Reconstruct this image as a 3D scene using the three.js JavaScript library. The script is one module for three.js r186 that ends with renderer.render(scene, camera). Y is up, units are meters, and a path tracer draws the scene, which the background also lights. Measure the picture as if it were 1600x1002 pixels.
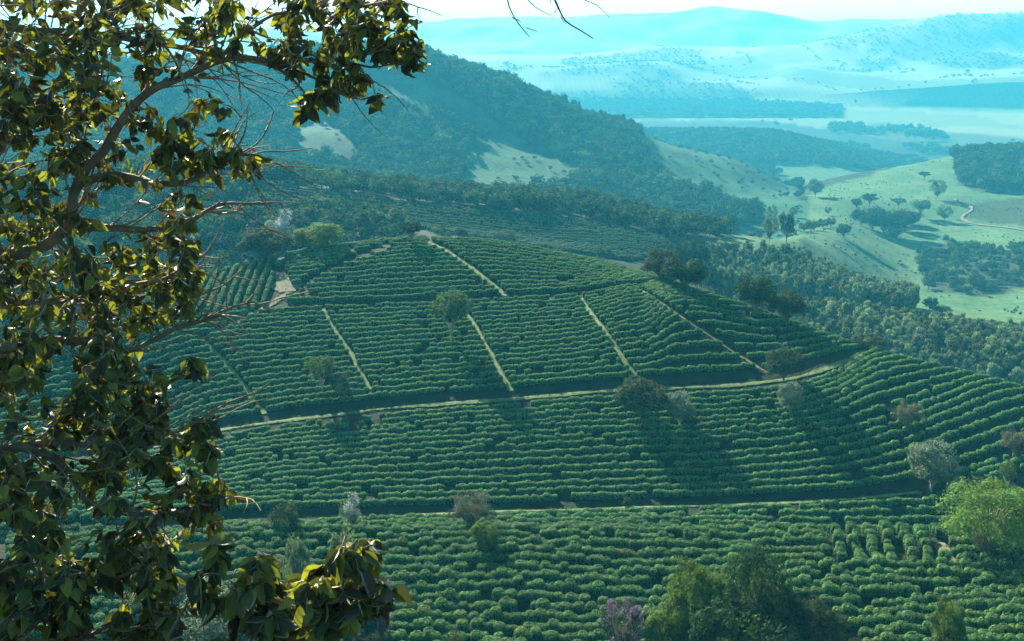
import * as THREE from 'three';
import { mergeGeometries, mergeVertices } from 'three/addons/utils/BufferGeometryUtils.js';

// ------------------------------------------------------------------ camera
const EYE = 300;                                    // metres above the plain
const FOCAL = 1800, PITCH = 12.55 * Math.PI / 180;  // in photograph pixels (1600 x 1002)
const camera = new THREE.PerspectiveCamera(2 * Math.atan(501 / FOCAL) * 180 / Math.PI, 1024 / 641, 0.3, 60000);
camera.position.set(0, EYE, 0);
camera.rotation.set(-PITCH, 0, 0);
const scene = new THREE.Scene();

// ------------------------------------------------------------------ sky, sun, air, exposure
const SUN_AZ = -23 * Math.PI / 180, SUN_EL = 25 * Math.PI / 180;   // ahead and to the left, low
const sunDir = new THREE.Vector3(Math.sin(SUN_AZ) * Math.cos(SUN_EL), Math.sin(SUN_EL), -Math.cos(SUN_AZ) * Math.cos(SUN_EL));
{
  const W = 1024, H = 512, data = new Float32Array(W * H * 4);
  for (let j = 0; j < H; j++) for (let i = 0; i < W; i++) {
    const el = ((j + 0.5) / H - 0.5) * Math.PI, ph = ((i + 0.5) / W - 0.5) * 2 * Math.PI;
    const d = new THREE.Vector3(Math.cos(ph) * Math.cos(el), Math.sin(el), Math.sin(ph) * Math.cos(el));
    const c = Math.max(-1, Math.min(1, d.dot(sunDir))), y = Math.max(0, d.y);
    const hor = (0.72 * Math.exp(-y * 26) + 0.28 * Math.exp(-y * 7)) * (0.66 + 0.34 * c), glow = 0.25 * Math.exp(-Math.acos(c) * 2.2);
    const k = (j * W + i) * 4;
    data[k] = 0.003 + 1.7 * hor + glow * 1.0;
    data[k + 1] = 0.02 + 1.35 * hor + glow * 0.95;
    data[k + 2] = 0.045 + 1.45 * hor + glow * 0.9;
    data[k + 3] = 1;
  }
  const sky = new THREE.DataTexture(data, W, H, THREE.RGBAFormat, THREE.FloatType);
  sky.mapping = THREE.EquirectangularReflectionMapping;
  sky.magFilter = sky.minFilter = THREE.LinearFilter;
  sky.needsUpdate = true;
  scene.background = sky; scene.environment = sky;
}
const sun = new THREE.DirectionalLight(new THREE.Color(1, 0.93, 0.80), 5);
sun.position.copy(sunDir).multiplyScalar(3000).add(new THREE.Vector3(0, 200, -500));
sun.target.position.set(0, 200, -500);
sun.castShadow = true; sun.shadow.mapSize.set(4096, 4096);
Object.assign(sun.shadow.camera, { left: -1500, right: 1500, top: 1500, bottom: -1500, near: 10, far: 8000 });
scene.add(sun, sun.target);
scene.fog = new THREE.FogExp2(new THREE.Color(0.09, 0.70, 1.0), 1.42e-4);
const EXPOSURE = 5.4;

// ------------------------------------------------------------------ helpers
function rng(seed) { let a = seed >>> 0; return () => { a = (a + 0x6D2B79F5) | 0; let t = Math.imul(a ^ (a >>> 15), 1 | a); t = (t + Math.imul(t ^ (t >>> 7), 61 | t)) ^ t; return ((t ^ (t >>> 14)) >>> 0) / 4294967296; }; }
const lerp = (a, b, t) => a + (b - a) * t, clamp = (x, a, b) => Math.min(b, Math.max(a, x));
const smooth = (a, b, x) => { const t = clamp((x - a) / (b - a), 0, 1); return t * t * (3 - 2 * t); };
const hash2 = (x, y) => { let h = Math.imul(x | 0, 374761393) + Math.imul(y | 0, 668265263); h = Math.imul(h ^ (h >>> 13), 1274126177); return ((h ^ (h >>> 16)) >>> 0) / 4294967296; };
function vnoise(x, y) { const i = Math.floor(x), j = Math.floor(y), u = x - i, v = y - j, a = u * u * (3 - 2 * u), b = v * v * (3 - 2 * v);
  return lerp(lerp(hash2(i, j), hash2(i + 1, j), a), lerp(hash2(i, j + 1), hash2(i + 1, j + 1), a), b) * 2 - 1; }
function fbm(x, y, n = 4) { let s = 0, a = 0.5; for (let k = 0; k < n; k++) { s += a * vnoise(x, y); x = x * 2.03 + 17.1; y = y * 2.03 - 9.7; a *= 0.5; } return s; }
function pchip(xs, ys) {                                            // monotone cubic through points, flat beyond the ends
  const n = xs.length, m = new Float64Array(n);
  const s = (i) => (ys[i + 1] - ys[i]) / (xs[i + 1] - xs[i]);
  for (let i = 1; i < n - 1; i++) { const a = s(i - 1), b = s(i); m[i] = a * b <= 0 ? 0 : 2 * a * b / (a + b); }
  if (n > 1) { m[0] = s(0); m[n - 1] = s(n - 2); }
  return (x) => {
    if (x <= xs[0]) return ys[0]; if (x >= xs[n - 1]) return ys[n - 1];
    let a = 0, b = n - 1; while (b - a > 1) { const c = (a + b) >> 1; if (xs[c] <= x) a = c; else b = c; }
    const h = xs[b] - xs[a], t = (x - xs[a]) / h, t2 = t * t, t3 = t2 * t;
    return (2 * t3 - 3 * t2 + 1) * ys[a] + (t3 - 2 * t2 + t) * h * m[a] + (-2 * t3 + 3 * t2) * ys[b] + (t3 - t2) * h * m[b];
  };
}
const names = {};
function numbered(n) { const k = names[n] = (names[n] ?? -1) + 1; return k ? `${n}_${String(k).padStart(3, '0')}` : n; }
function tag(o, label, category, group, kind) { Object.assign(o.userData, { label, category }); if (group) o.userData.group = group; if (kind) o.userData.kind = kind; return o; }
function obj(name, geometry, material, parent) {
  const m = new THREE.Mesh(geometry, material); m.name = parent ? name : numbered(name); m.castShadow = m.receiveShadow = true; (parent ?? scene).add(m); return m;
}
function thing(name, label, category, group) { const o = new THREE.Group(); o.name = numbered(name); scene.add(o); return tag(o, label, category, group); }

// where a line of sight of the photograph goes: its compass angle and its rise per metre
const cp = Math.cos(PITCH), sp = Math.sin(PITCH);
function sight(px, py) { const vx = (px - 800) / FOCAL, vy = -(py - 501) / FOCAL, y = vy * cp - sp, z = cp + vy * sp, r = Math.hypot(vx, z); return { az: Math.atan2(vx, z), rise: y / r, x: vx, y, z: -z, len: Math.hypot(r, y) }; }
const at = (px, py, dist) => { const s = sight(px, py), k = dist / s.len; return new THREE.Vector3(s.x * k, EYE + s.y * k, s.z * k); };
function pixel(x, y, z) { const dy = y - EYE, w = -dy * sp - z * cp, v = dy * cp - z * sp; return [800 + FOCAL * x / w, 501 - FOCAL * v / w]; }

// ------------------------------------------------------------------ the lie of the land: feature lines from the valley below to the far range
const V = (...p) => p.map(([px, py, d]) => { const s = sight(px, py); return [s.az, d, d * s.rise]; });              // a line that can be seen
const U = (...p) => p.map(([px, d, h]) => [sight(px, 100).az, d, h]);                                                // a hidden line: metres below the eye
const LINES = [
  U([-900, 1.2, -1.75], [2500, 1.2, -1.75]), U([-900, 5, -3.6], [2500, 5, -3.6]), U([-900, 60, -40], [2500, 60, -40]), U([-900, 110, -72], [2500, 110, -72]), U([-900, 140, -83], [800, 140, -84], [2500, 140, -84]),
  V([-200, 1002, 160], [300, 1002, 160], [800, 1000, 160], [1300, 1002, 160], [1800, 1000, 165]),
  V([-200, 862, 188], [200, 850, 190], [400, 839, 192], [700, 841, 195], [1000, 842, 195], [1300, 839, 196], [1500, 846, 198], [1600, 852, 200], [1900, 860, 205]),
  U([-400, 214, -94], [400, 214, -94], [1200, 218, -95], [1600, 228, -104], [2000, 240, -112]),
  V([-200, 830, 230], [300, 812, 236], [560, 806, 238], [790, 800, 240], [1050, 793, 242], [1200, 788, 246], [1400, 776, 258], [1500, 765, 268], [1600, 742, 282], [1800, 720, 300]),
  V([-100, 740, 283], [250, 690, 288], [340, 672, 288], [590, 640, 289], [800, 622, 290], [950, 612, 290], [1200, 600, 296], [1400, 625, 305], [1600, 672, 312], [1800, 710, 320]),
  V([-100, 590, 345], [250, 495, 352], [400, 486, 353], [540, 480, 354], [790, 467, 356], [900, 462, 352], [1000, 455, 346], [1100, 485, 338], [1200, 530, 331], [1350, 572, 326], [1600, 635, 330], [1800, 690, 335]),
  V([-100, 590, 385], [200, 478, 395], [340, 430, 400], [450, 402, 408], [560, 385, 414], [650, 377, 416], [740, 379, 414], [880, 402, 400], [1000, 432, 376], [1080, 457, 362], [1200, 497, 351], [1340, 547, 346], [1480, 582, 345], [1600, 614, 347], [1800, 680, 352]),
  U([-100, 450, -115], [340, 455, -94], [650, 465, -84], [880, 455, -92], [1080, 420, -100], [1200, 410, -106], [1340, 400, -112], [1600, 400, -124]),
  U([-100, 520, -122], [340, 530, -108], [650, 550, -106], [880, 540, -118], [1080, 500, -134], [1270, 480, -138], [1600, 455, -140]),
  V([-100, 440, 610], [300, 370, 610], [600, 365, 620], [800, 392, 620], [1000, 425, 610], [1100, 470, 570], [1270, 520, 560], [1600, 590, 520]),
  V([-100, 410, 650], [300, 350, 650], [600, 350, 680], [800, 375, 680], [1000, 405, 660], [1080, 430, 670], [1150, 455, 680], [1300, 475, 680], [1430, 495, 690], [1600, 510, 700], [1800, 520, 700]),
  V([-100, 300, 740], [300, 280, 740], [420, 290, 735], [640, 320, 735], [900, 345, 740], [1030, 372, 725], [1130, 385, 760], [1200, 392, 780], [1440, 455, 1040], [1600, 462, 1030], [1800, 450, 1040]),
  V([-100, 260, 1282], [300, 250, 1282], [500, 280, 1256], [700, 300, 1256], [900, 312, 1282], [1000, 332, 1282], [1100, 347, 1282], [1150, 360, 1256], [1200, 366, 1256], [1300, 335, 1418], [1440, 385, 1323], [1600, 385, 1310], [1800, 380, 1310]),
  V([-100, 190, 1552], [300, 190, 1552], [500, 200, 1552], [700, 220, 1512], [900, 250, 1526], [1000, 266, 1552], [1100, 292, 1593], [1200, 318, 1552], [1300, 300, 1701], [1440, 305, 1660], [1600, 300, 1688], [1800, 290, 1688]),
  V([-200, 105, 2025], [250, 101, 2025], [300, 97, 2025], [420, 94, 1998], [560, 80, 1958], [650, 76, 1917], [700, 98, 1890], [800, 134, 1863], [900, 178, 1836], [1000, 209, 1836], [1060, 232, 1823], [1150, 260, 1809], [1240, 302, 1769], [1300, 284, 1917], [1400, 264, 1985], [1485, 250, 2012], [1600, 240, 2025], [1800, 225, 2025]),
  U([-200, 2565, -81], [650, 2498, -94], [900, 2498, -216], [1050, 2498, -230], [1200, 2498, -232], [1400, 2498, -235], [1600, 2565, -250], [1800, 2565, -250]),
  U([-200, 3105, -189], [900, 3105, -189], [1000, 3105, -173], [1200, 3105, -176], [1300, 3038, -205], [1440, 2902, -256], [1600, 2970, -263], [1800, 2970, -263]),
  U([-400, 3600, -238], [2000, 3600, -238]), U([-400, 4400, -205], [2000, 4400, -205]), U([-400, 5000, -165], [2000, 5000, -165]),
  V([-300, 135, 5220], [800, 140, 5220], [1000, 137, 5220], [1230, 137, 5220], [1300, 143, 5132], [1600, 134, 5043], [1900, 134, 5043]),
  V([-300, 104, 6017], [600, 106, 6017], [800, 104, 6017], [950, 101, 6017], [1030, 97, 6017], [1100, 110, 6017], [1170, 118, 5840], [1250, 110, 5751], [1310, 118, 5707], [1400, 122, 5574], [1480, 114, 5574], [1600, 104, 5574], [1900, 100, 5574]),
  V([-300, 100, 6459], [800, 100, 6459], [1000, 96, 6548], [1200, 100, 6459], [1300, 108, 6282], [1400, 96, 6282], [1480, 82, 6282], [1560, 74, 6282], [1600, 78, 6282], [1900, 80, 6282]),
  V([-300, 76, 7224], [600, 80, 7224], [830, 84, 7224], [1000, 80, 7224], [1200, 70, 7140], [1300, 58, 7056], [1400, 42, 6972], [1490, 28, 6888], [1540, 26, 6888], [1600, 22, 6888], [1900, 20, 6888]),
  U([-300, 7812, -60], [1200, 7812, -40], [1600, 7560, 200], [1900, 7560, 200]),
  V([-300, 44, 10900], [400, 46, 10900], [600, 38, 10900], [720, 27, 10900], [850, 25, 10900], [950, 18, 10900], [1050, 16, 10900], [1120, 10, 10900], [1200, 15, 10900], [1290, 32, 10900], [1400, 36, 10900], [1600, 40, 10900], [1900, 40, 10900]),
  U([-300, 13500, 0], [1900, 13500, 0]),
];
const AZ_STEP = 0.1 * Math.PI / 180, AZ_N = 3600;
const columns = [];
{
  const f = LINES.map((l) => { const x = l.map((p) => p[0]); return [pchip(x, l.map((p) => p[1])), pchip(x, l.map((p) => p[2]))]; });
  const mid = f.map(([d, h]) => [(d(-9) + d(9)) / 2, (h(-9) + h(9)) / 2]);
  for (let i = 0; i <= AZ_N; i++) {
    const az = -Math.PI + i * AZ_STEP, w = smooth(0.7, 3.1, Math.abs(az));
    const ds = f.map(([d], k) => lerp(d(az), mid[k][0], w)), hs = f.map(([, h], k) => lerp(h(az), mid[k][1], w));
    for (let k = 1; k < ds.length; k++) if (ds[k] <= ds[k - 1]) throw new Error(`land lines cross: ${k} at ${az}`);
    columns.push(pchip(ds, hs));
  }
}
let banks = [];                                                     // cut banks above the two tracks
function height(az, d) {                                            // metres above the plain's zero
  const t = clamp((az + Math.PI) / AZ_STEP, 0, AZ_N - 1e-6), i = Math.floor(t);
  let h = lerp(columns[i](d), columns[i + 1](d), t - i);
  const x = d * Math.sin(az), z = d * Math.cos(az);
  h += smooth(10, 40, d) * 0.25 * fbm(x / 14, z / 14, 3);
  h += smooth(430, 600, d) * (1 - smooth(3400, 3800, d)) * (2.2 * fbm(x / 60, z / 60, 4) + smooth(800, 1100, d) * 9 * fbm(x / 190 + 5, z / 190, 4));
  h += smooth(5000, 6000, d) * (46 * fbm(x / 520, z / 520, 3) + smooth(8000, 9500, d) * 70 * fbm(x / 2300, z / 2300 + 9, 5));
  for (const b of banks) { const q = b(az); if (d > q + 1 && d < q + 80) h += 0.3 * smooth(q + 1.3, q + 2.6, d) * (1 - smooth(q + 14, q + 70, d)); }
  return EYE + h;
}
function ground(az, d) { return new THREE.Vector3(d * Math.sin(az), height(az, d), -d * Math.cos(az)); }
const groundAt = (x, z) => height(Math.atan2(x, -z), Math.hypot(x, z));
function hit(px, py, from = 145, to = 20000) {                      // where a line of sight meets the land
  const s = sight(px, py); let d = from, prev = from;
  while (d < to) { if (height(s.az, d) >= EYE + d * s.rise) break; prev = d; d *= 1.004; }
  let a = prev, b = Math.min(d, to); for (let k = 0; k < 14; k++) { const c = (a + b) / 2; if (height(s.az, c) >= EYE + c * s.rise) b = c; else a = c; }
  return { az: s.az, d: b, ok: d < to };
}
function inside(poly, x, y) { let c = false; for (let i = 0, j = poly.length - 1; i < poly.length; j = i++) { const [xi, yi] = poly[i], [xj, yj] = poly[j]; if ((yi > y) !== (yj > y) && x < (xj - xi) * (y - yi) / (yj - yi) + xi) c = !c; } return c; }
function lineGap(line, x, y) { let best = 1e9; for (let i = 1; i < line.length; i++) { const [ax, ay] = line[i - 1], [bx, by] = line[i], u = bx - ax, v = by - ay, t = clamp(((x - ax) * u + (y - ay) * v) / (u * u + v * v), 0, 1); best = Math.min(best, Math.hypot(x - ax - u * t, y - ay - v * t)); } return best; }

const TRACK = [[240, 700], [300, 684], [340, 674], [460, 657], [590, 641], [700, 632], [800, 625], [950, 612], [1070, 607], [1150, 603], [1230, 594], [1290, 577], [1340, 558], [1372, 545]];
const LOW_TRACK = [[640, 806], [790, 800], [920, 797], [1050, 793], [1200, 788], [1330, 781], [1440, 771]];
{ const made = [TRACK, LOW_TRACK].map((t) => { const q = t.map(([x, y]) => hit(x, y, 200, 450)); return pchip(q.map((p) => p.az), q.map((p) => p.d)); }); banks = made; }

// ------------------------------------------------------------------ what grows where
const FIELDS = {                                                   // outlines as seen from the viewpoint, each with its range of distance
  pasture: [
    [[[728, 240], [746, 206], [782, 192], [820, 220], [866, 244], [912, 262], [890, 292], [800, 308], [724, 304]], 1150, 2100],
    [[[460, 196], [500, 176], [540, 208], [572, 242], [545, 262], [500, 246], [466, 254]], 1150, 2100],
    [[[555, 108], [625, 116], [705, 144], [750, 168], [785, 206], [745, 212], [700, 192], [640, 172], [585, 142]], 1150, 2100],
    [[[1000, 210], [1040, 216], [1100, 232], [1170, 256], [1256, 300], [1226, 334], [1160, 332], [1110, 306], [1056, 290], [1014, 258]], 1150, 2100],
    [[[280, 90], [430, 88], [430, 100], [280, 104]], 1500, 2600],
    [[[1110, 388], [1130, 372], [1200, 334], [1290, 292], [1400, 262], [1490, 240], [1700, 190], [1700, 560], [1440, 520], [1400, 440], [1230, 408]], 730, 2350],
    [[[1195, 256], [1420, 256], [1440, 275], [1330, 300], [1260, 300]], 2000, 3050],
    [[[-400, 0], [2000, 0], [2000, 230], [1400, 250], [1440, 226], [1210, 190], [900, 190], [-400, 240]], 3600, 30000],
  ],
  woods: [
    [[[1490, 236], [1540, 222], [1700, 205], [1700, 300], [1560, 303], [1500, 292]], 1350, 2600],
    [[[1430, 400], [1480, 378], [1560, 392], [1640, 372], [1700, 400], [1700, 432], [1600, 450], [1540, 462], [1450, 452]], 850, 1700],
    [[[1500, 318], [1600, 308], [1700, 300], [1700, 360], [1560, 352], [1520, 340]], 1150, 2150],
  ],
};
function fieldAt(px, py, d) {
  for (const [p, a, b] of FIELDS.woods) if (d > a && d < b && inside(p, px, py)) return 'woods';
  for (const [p, a, b] of FIELDS.pasture) if (d > a && d < b && inside(p, px, py)) return 'pasture';
  return null;
}
function tint(x, z, d, az, y) {
  const n = fbm(x / 35, z / 35, 4), n2 = fbm(x / 9 + 40, z / 9, 3);
  if (d < 450) { const k = clamp(0.45 + n * 0.7 + n2 * 0.4, 0, 1); return [lerp(0.034, 0.014, k), lerp(0.04, 0.036, k), lerp(0.018, 0.012, k)]; }
  const [px, py] = pixel(x, y, z), jit = Math.min(12, 14000 / d);
  const kind = fieldAt(px + n2 * jit, py + n * jit * 0.7, d);
  if (kind === 'pasture') {
    if (d > 3600) {                                                // the plain and the ranges: a patchwork of pasture, crops and woods
      const big = fbm(x / 1500 + 3, z / 2100, 4), cell = vnoise(Math.floor(x / 420 + big * 2) * 7.3, Math.floor(z / 700 + big) * 3.1), wood = 0.75 * smooth(0.02, 0.16, fbm(x / 700 + 11, z / 1100 + 2, 5) - (d > 7800 ? 0.02 : 0.16));
      const k = clamp(0.5 + 0.5 * cell, 0, 1);
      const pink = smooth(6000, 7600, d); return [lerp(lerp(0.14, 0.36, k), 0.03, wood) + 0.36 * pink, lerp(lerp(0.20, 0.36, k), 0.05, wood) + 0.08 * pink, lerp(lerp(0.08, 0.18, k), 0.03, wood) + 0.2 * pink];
    }
    const k = clamp(0.5 + n * 0.9 + n2 * 0.35, 0, 1), bare = smooth(0.25, 0.6, fbm(x / 80 - 7, z / 80, 4));
    if (px < 1262 && d < 2120 && d > 1150) { const q = 0.8 + 0.5 * n + 0.3 * n2; return [0.042 * q, 0.15 * q, 0.066 * q]; }
    return [lerp(lerp(0.065, 0.125, k), 0.13, bare), lerp(lerp(0.16, 0.23, k), 0.19, bare), lerp(lerp(0.06, 0.10, k), 0.09, bare)];
  }
  if (kind === 'woods') return [0.05, 0.075, 0.03];
  return [0.025 + 0.012 * n, 0.048 + 0.018 * n, 0.02];
}
function noiseTexture(size, seed, lo, hi, cells) {
  const data = new Uint8Array(size * size * 4), r = rng(seed), perm = Array.from({ length: 4096 }, () => r());
  const g = (i, j, n) => perm[(((i % n) + n) % n) * 53 % 64 + (((j % n) + n) % n) * 61 % 64 * 64];
  for (let j = 0; j < size; j++) for (let i = 0; i < size; i++) {
    let s = 0, a = 0.5, n = cells;
    for (let k = 0; k < 4; k++) { const x = i / size * n, y = j / size * n, xi = Math.floor(x), yi = Math.floor(y), u = x - xi, v = y - yi; s += a * lerp(lerp(g(xi, yi, n), g(xi + 1, yi, n), u), lerp(g(xi, yi + 1, n), g(xi + 1, yi + 1, n), u), v); a *= 0.55; n *= 2; }
    const c = 255 * clamp(lerp(lo, hi, clamp((s - 0.2) / 0.7, 0, 1)), 0, 1), k = (j * size + i) * 4;
    data[k] = data[k + 1] = data[k + 2] = c; data[k + 3] = 255;
  }
  const t = new THREE.DataTexture(data, size, size); t.wrapS = t.wrapT = THREE.RepeatWrapping; t.magFilter = THREE.LinearFilter; t.minFilter = THREE.LinearMipmapLinearFilter; t.generateMipmaps = true; t.needsUpdate = true; return t;
}
const grain = noiseTexture(512, 5, 0.55, 1.25, 8);
const landMaterial = new THREE.MeshPhysicalMaterial({ specularIntensity: 0.08, color: new THREE.Color(0.7, 0.7, 0.7), vertexColors: true, roughness: 0.95, map: grain, bumpMap: grain, bumpScale: 0.6 });
function landSheet(name, dFrom, dTo, ratio, label, inner) {
  const azs = []; for (let a = -180; a <= 180.001; a += Math.abs(a) <= 29 ? 0.2 : Math.abs(a) < 45 ? 1 : 5) azs.push(Math.min(a, 180) * Math.PI / 180);
  const fixed = []; for (const a of azs) if (!fixed.length || a - fixed.at(-1) > 1e-5) fixed.push(a);
  const ds = []; const n = Math.ceil(Math.log(dTo / dFrom) / Math.log(ratio)); for (let i = 0; i <= n; i++) ds.push(dFrom * (dTo / dFrom) ** (i / n));
  const pos = [], col = [], uv = [], idx = [], m = fixed.length;
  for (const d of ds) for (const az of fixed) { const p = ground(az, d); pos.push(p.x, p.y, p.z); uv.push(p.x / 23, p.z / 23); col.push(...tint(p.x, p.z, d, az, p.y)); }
  for (let i = 0; i < n; i++) for (let j = 0; j < m - 1; j++) { const a = i * m + j, b = a + 1, c = a + m, e = c + 1; idx.push(a, b, c, b, e, c); }
  if (inner) { const c = pos.length / 3; pos.push(0, height(0, dFrom) , 0); uv.push(0, 0); col.push(...tint(0, 0, 1, 0, 0)); for (let j = 0; j < m - 1; j++) idx.push(c, j + 1, j); }
  const g = new THREE.BufferGeometry(); g.setAttribute('position', new THREE.Float32BufferAttribute(pos, 3)); g.setAttribute('uv', new THREE.Float32BufferAttribute(uv, 2)); g.setAttribute('color', new THREE.Float32BufferAttribute(col, 3)); g.setIndex(idx); g.computeVertexNormals();
  const o = obj(name, g, landMaterial); tag(o, label, 'ground', null, 'structure'); return o;
}
landSheet('hillside', 1.2, 130, 1.06, 'steep grassy slope falling away under the viewpoint', true);
landSheet('plantation_hill', 130, 450, 1.0065, 'rounded hill and terrace that carry the coffee rows');
landSheet('valley', 450, 3600, 1.011, 'green valley sides with forest floor and pale pasture');
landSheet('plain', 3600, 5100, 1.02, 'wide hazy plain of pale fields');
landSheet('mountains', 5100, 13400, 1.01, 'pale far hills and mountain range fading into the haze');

// ------------------------------------------------------------------ tracks and grassy breaks between the coffee blocks
const PATHS = [
  { w: 1.7, r: 0, kind: 'grass', label: 'long grassy track curving across the middle of the coffee hill', p: TRACK },
  { w: 0.9, r: 0, kind: 'grass', label: 'lower grassy track along the foot of the coffee hill', p: LOW_TRACK },
  { w: 7, r: 10, kind: 'dirt', label: 'pale bare wedge of ground near the left end of the crest', p: [[437, 427], [444, 440], [449, 457]] },
  { w: 1.8, r: 4, kind: 'dirt', label: 'narrow earth track dropping from the pale wedge to the left tree', p: [[452, 458], [425, 475], [400, 489], [350, 515], [310, 534]] },
  { w: 1.6, r: 5.2, kind: 'none', p: [[455, 460], [500, 430], [545, 408], [605, 387]] },
  { w: 1.5, r: 4.6, kind: 'grass', label: 'pale break running down from the crest beside the umbrella tree', p: [[668, 379], [690, 389], [722, 409], [750, 430], [772, 447], [790, 464]] },
  { w: 1.5, r: 4.6, kind: 'grass', label: 'pale break down the block left of the lone feathery tree', p: [[505, 484], [514, 502], [528, 522], [545, 548], [562, 580], [578, 610]] },
  { w: 1.5, r: 4.6, kind: 'grass', label: 'pale break down the block below the lone feathery tree', p: [[726, 486], [740, 508], [756, 535], [770, 562], [785, 590], [800, 612]] },
  { w: 1.5, r: 4.6, kind: 'grass', label: 'broad green break down the block at the hill centre', p: [[908, 468], [922, 490], [940, 512], [958, 538], [975, 564], [994, 590]] },
  { w: 1.5, r: 4.6, kind: 'grass', label: 'leftmost pale break down the hill beside the big tree', p: [[318, 532], [340, 556], [365, 584], [390, 616], [414, 648]] },
  { w: 0.9, r: 3.8, kind: 'dirt', label: 'thin diagonal path dividing the right shoulder of the hill', p: [[1003, 456], [1032, 474], [1066, 497], [1100, 520], [1135, 544], [1170, 566], [1200, 584]] },
  { w: 2.2, r: 8, kind: 'dirt', label: 'short bare path between the rows by the bright round tree', p: [[1468, 850], [1476, 864], [1490, 886]] },
];
const soil = new THREE.MeshPhysicalMaterial({ specularIntensity: 0.08, color: new THREE.Color(0.17, 0.16, 0.095), roughness: 0.95, map: grain });
const turf = new THREE.MeshPhysicalMaterial({ specularIntensity: 0.08, color: new THREE.Color(0.14, 0.19, 0.075), roughness: 0.95, map: grain });
const tufts = [];
function ribbon(pts, width, name, label, material, r) {              // pts: points on the land
  const curve = new THREE.CatmullRomCurve3(pts), n = Math.ceil(curve.getLength() / 1.5), pos = [], uv = [], idx = [], K = 4;
  const up = new THREE.Vector3(0, 1, 0);
  for (let i = 0; i <= n; i++) {
    const p = curve.getPointAt(i / n), t = curve.getTangentAt(i / n), side = new THREE.Vector3().crossVectors(t, up).normalize(), w = width * (0.7 + 0.45 * r() + 0.5 * vnoise(i * 0.21, width * 9));
    for (let k = 0; k <= K; k++) { const o = (k / K - 0.5) * w, x = p.x + side.x * o, z = p.z + side.z * o; pos.push(x, groundAt(x, z) + (x * x + z * z > 6e5 ? 1.1 : 0.3) - Math.abs(k / K - 0.5) * 0.12, z); uv.push(x / 5, z / 5);
      if (r() < 0.8) tufts.push([x + (r() - 0.5) * 1.6, z + (r() - 0.5) * 1.6]); }
  }
  for (let i = 0; i < n; i++) for (let k = 0; k < K; k++) { const a = i * (K + 1) + k, b = a + 1, c = a + K + 1; idx.push(a, b, c, b, c + 1, c); }
  const g = new THREE.BufferGeometry(); g.setAttribute('position', new THREE.Float32BufferAttribute(pos, 3)); g.setAttribute('uv', new THREE.Float32BufferAttribute(uv, 2)); g.setIndex(idx); g.computeVertexNormals();
  return tag(obj(name, g, material), label, 'path', null, 'structure');
}
{
  const r = rng(77);
  for (const q of PATHS) if (q.kind !== 'none') ribbon(q.p.map(([x, y]) => { const h = hit(x, y, 150, 450); return ground(h.az, h.d); }), q.w, q.kind === 'grass' ? 'grass_track' : 'dirt_path', q.label, q.kind === 'grass' ? turf : soil, r);
  ribbon([[1490, 312], [1512, 321], [1518, 329], [1506, 337], [1504, 343], [1522, 351], [1560, 355], [1600, 361], [1680, 368]].map(([x, y]) => { const h = hit(x, y, 800, 1700); return ground(h.az, h.d); }), 4.0, 'dirt_road', 'pale winding dirt road on the pasture at right', new THREE.MeshPhysicalMaterial({ specularIntensity: 0.08, color: new THREE.Color(0.17, 0.14, 0.115), roughness: 0.95 }), r);
  tufts.splice(0, tufts.length, ...tufts.filter(([x, z]) => Math.hypot(x, z) < 460));
}

// ------------------------------------------------------------------ leaves, crowns and trunks
class Soup {                                                        // loose triangles with a colour per corner
  constructor() { this.pos = []; this.col = []; }
  leaf(c, n, up, len, wid, color, bend = 0.15) {                    // a bent diamond
    const side = new THREE.Vector3().crossVectors(n, up); if (side.lengthSq() < 1e-6) side.set(1, 0, 0); side.normalize().multiplyScalar(wid / 2);
    const a = new THREE.Vector3().copy(up).multiplyScalar(len / 2), low = new THREE.Vector3().copy(n).multiplyScalar(-bend * wid);
    const p = [c.x - a.x, c.y - a.y, c.z - a.z], q = [c.x + a.x, c.y + a.y, c.z + a.z], l = [c.x - side.x + low.x, c.y - side.y + low.y, c.z - side.z + low.z], m = [c.x + side.x + low.x, c.y + side.y + low.y, c.z + side.z + low.z];
    this.pos.push(...p, ...m, ...q, ...p, ...q, ...l); for (let k = 0; k < 6; k++) this.col.push(...color);
  }
  geometry() { const g = new THREE.BufferGeometry(); g.setAttribute('position', new THREE.Float32BufferAttribute(this.pos, 3)); g.setAttribute('color', new THREE.Float32BufferAttribute(this.col, 3)); g.computeVertexNormals(); return g; }
}
function ball(r) { const u = r() * 2 - 1, a = r() * Math.PI * 2, s = Math.sqrt(1 - u * u); return new THREE.Vector3(s * Math.cos(a), u, s * Math.sin(a)); }
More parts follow.
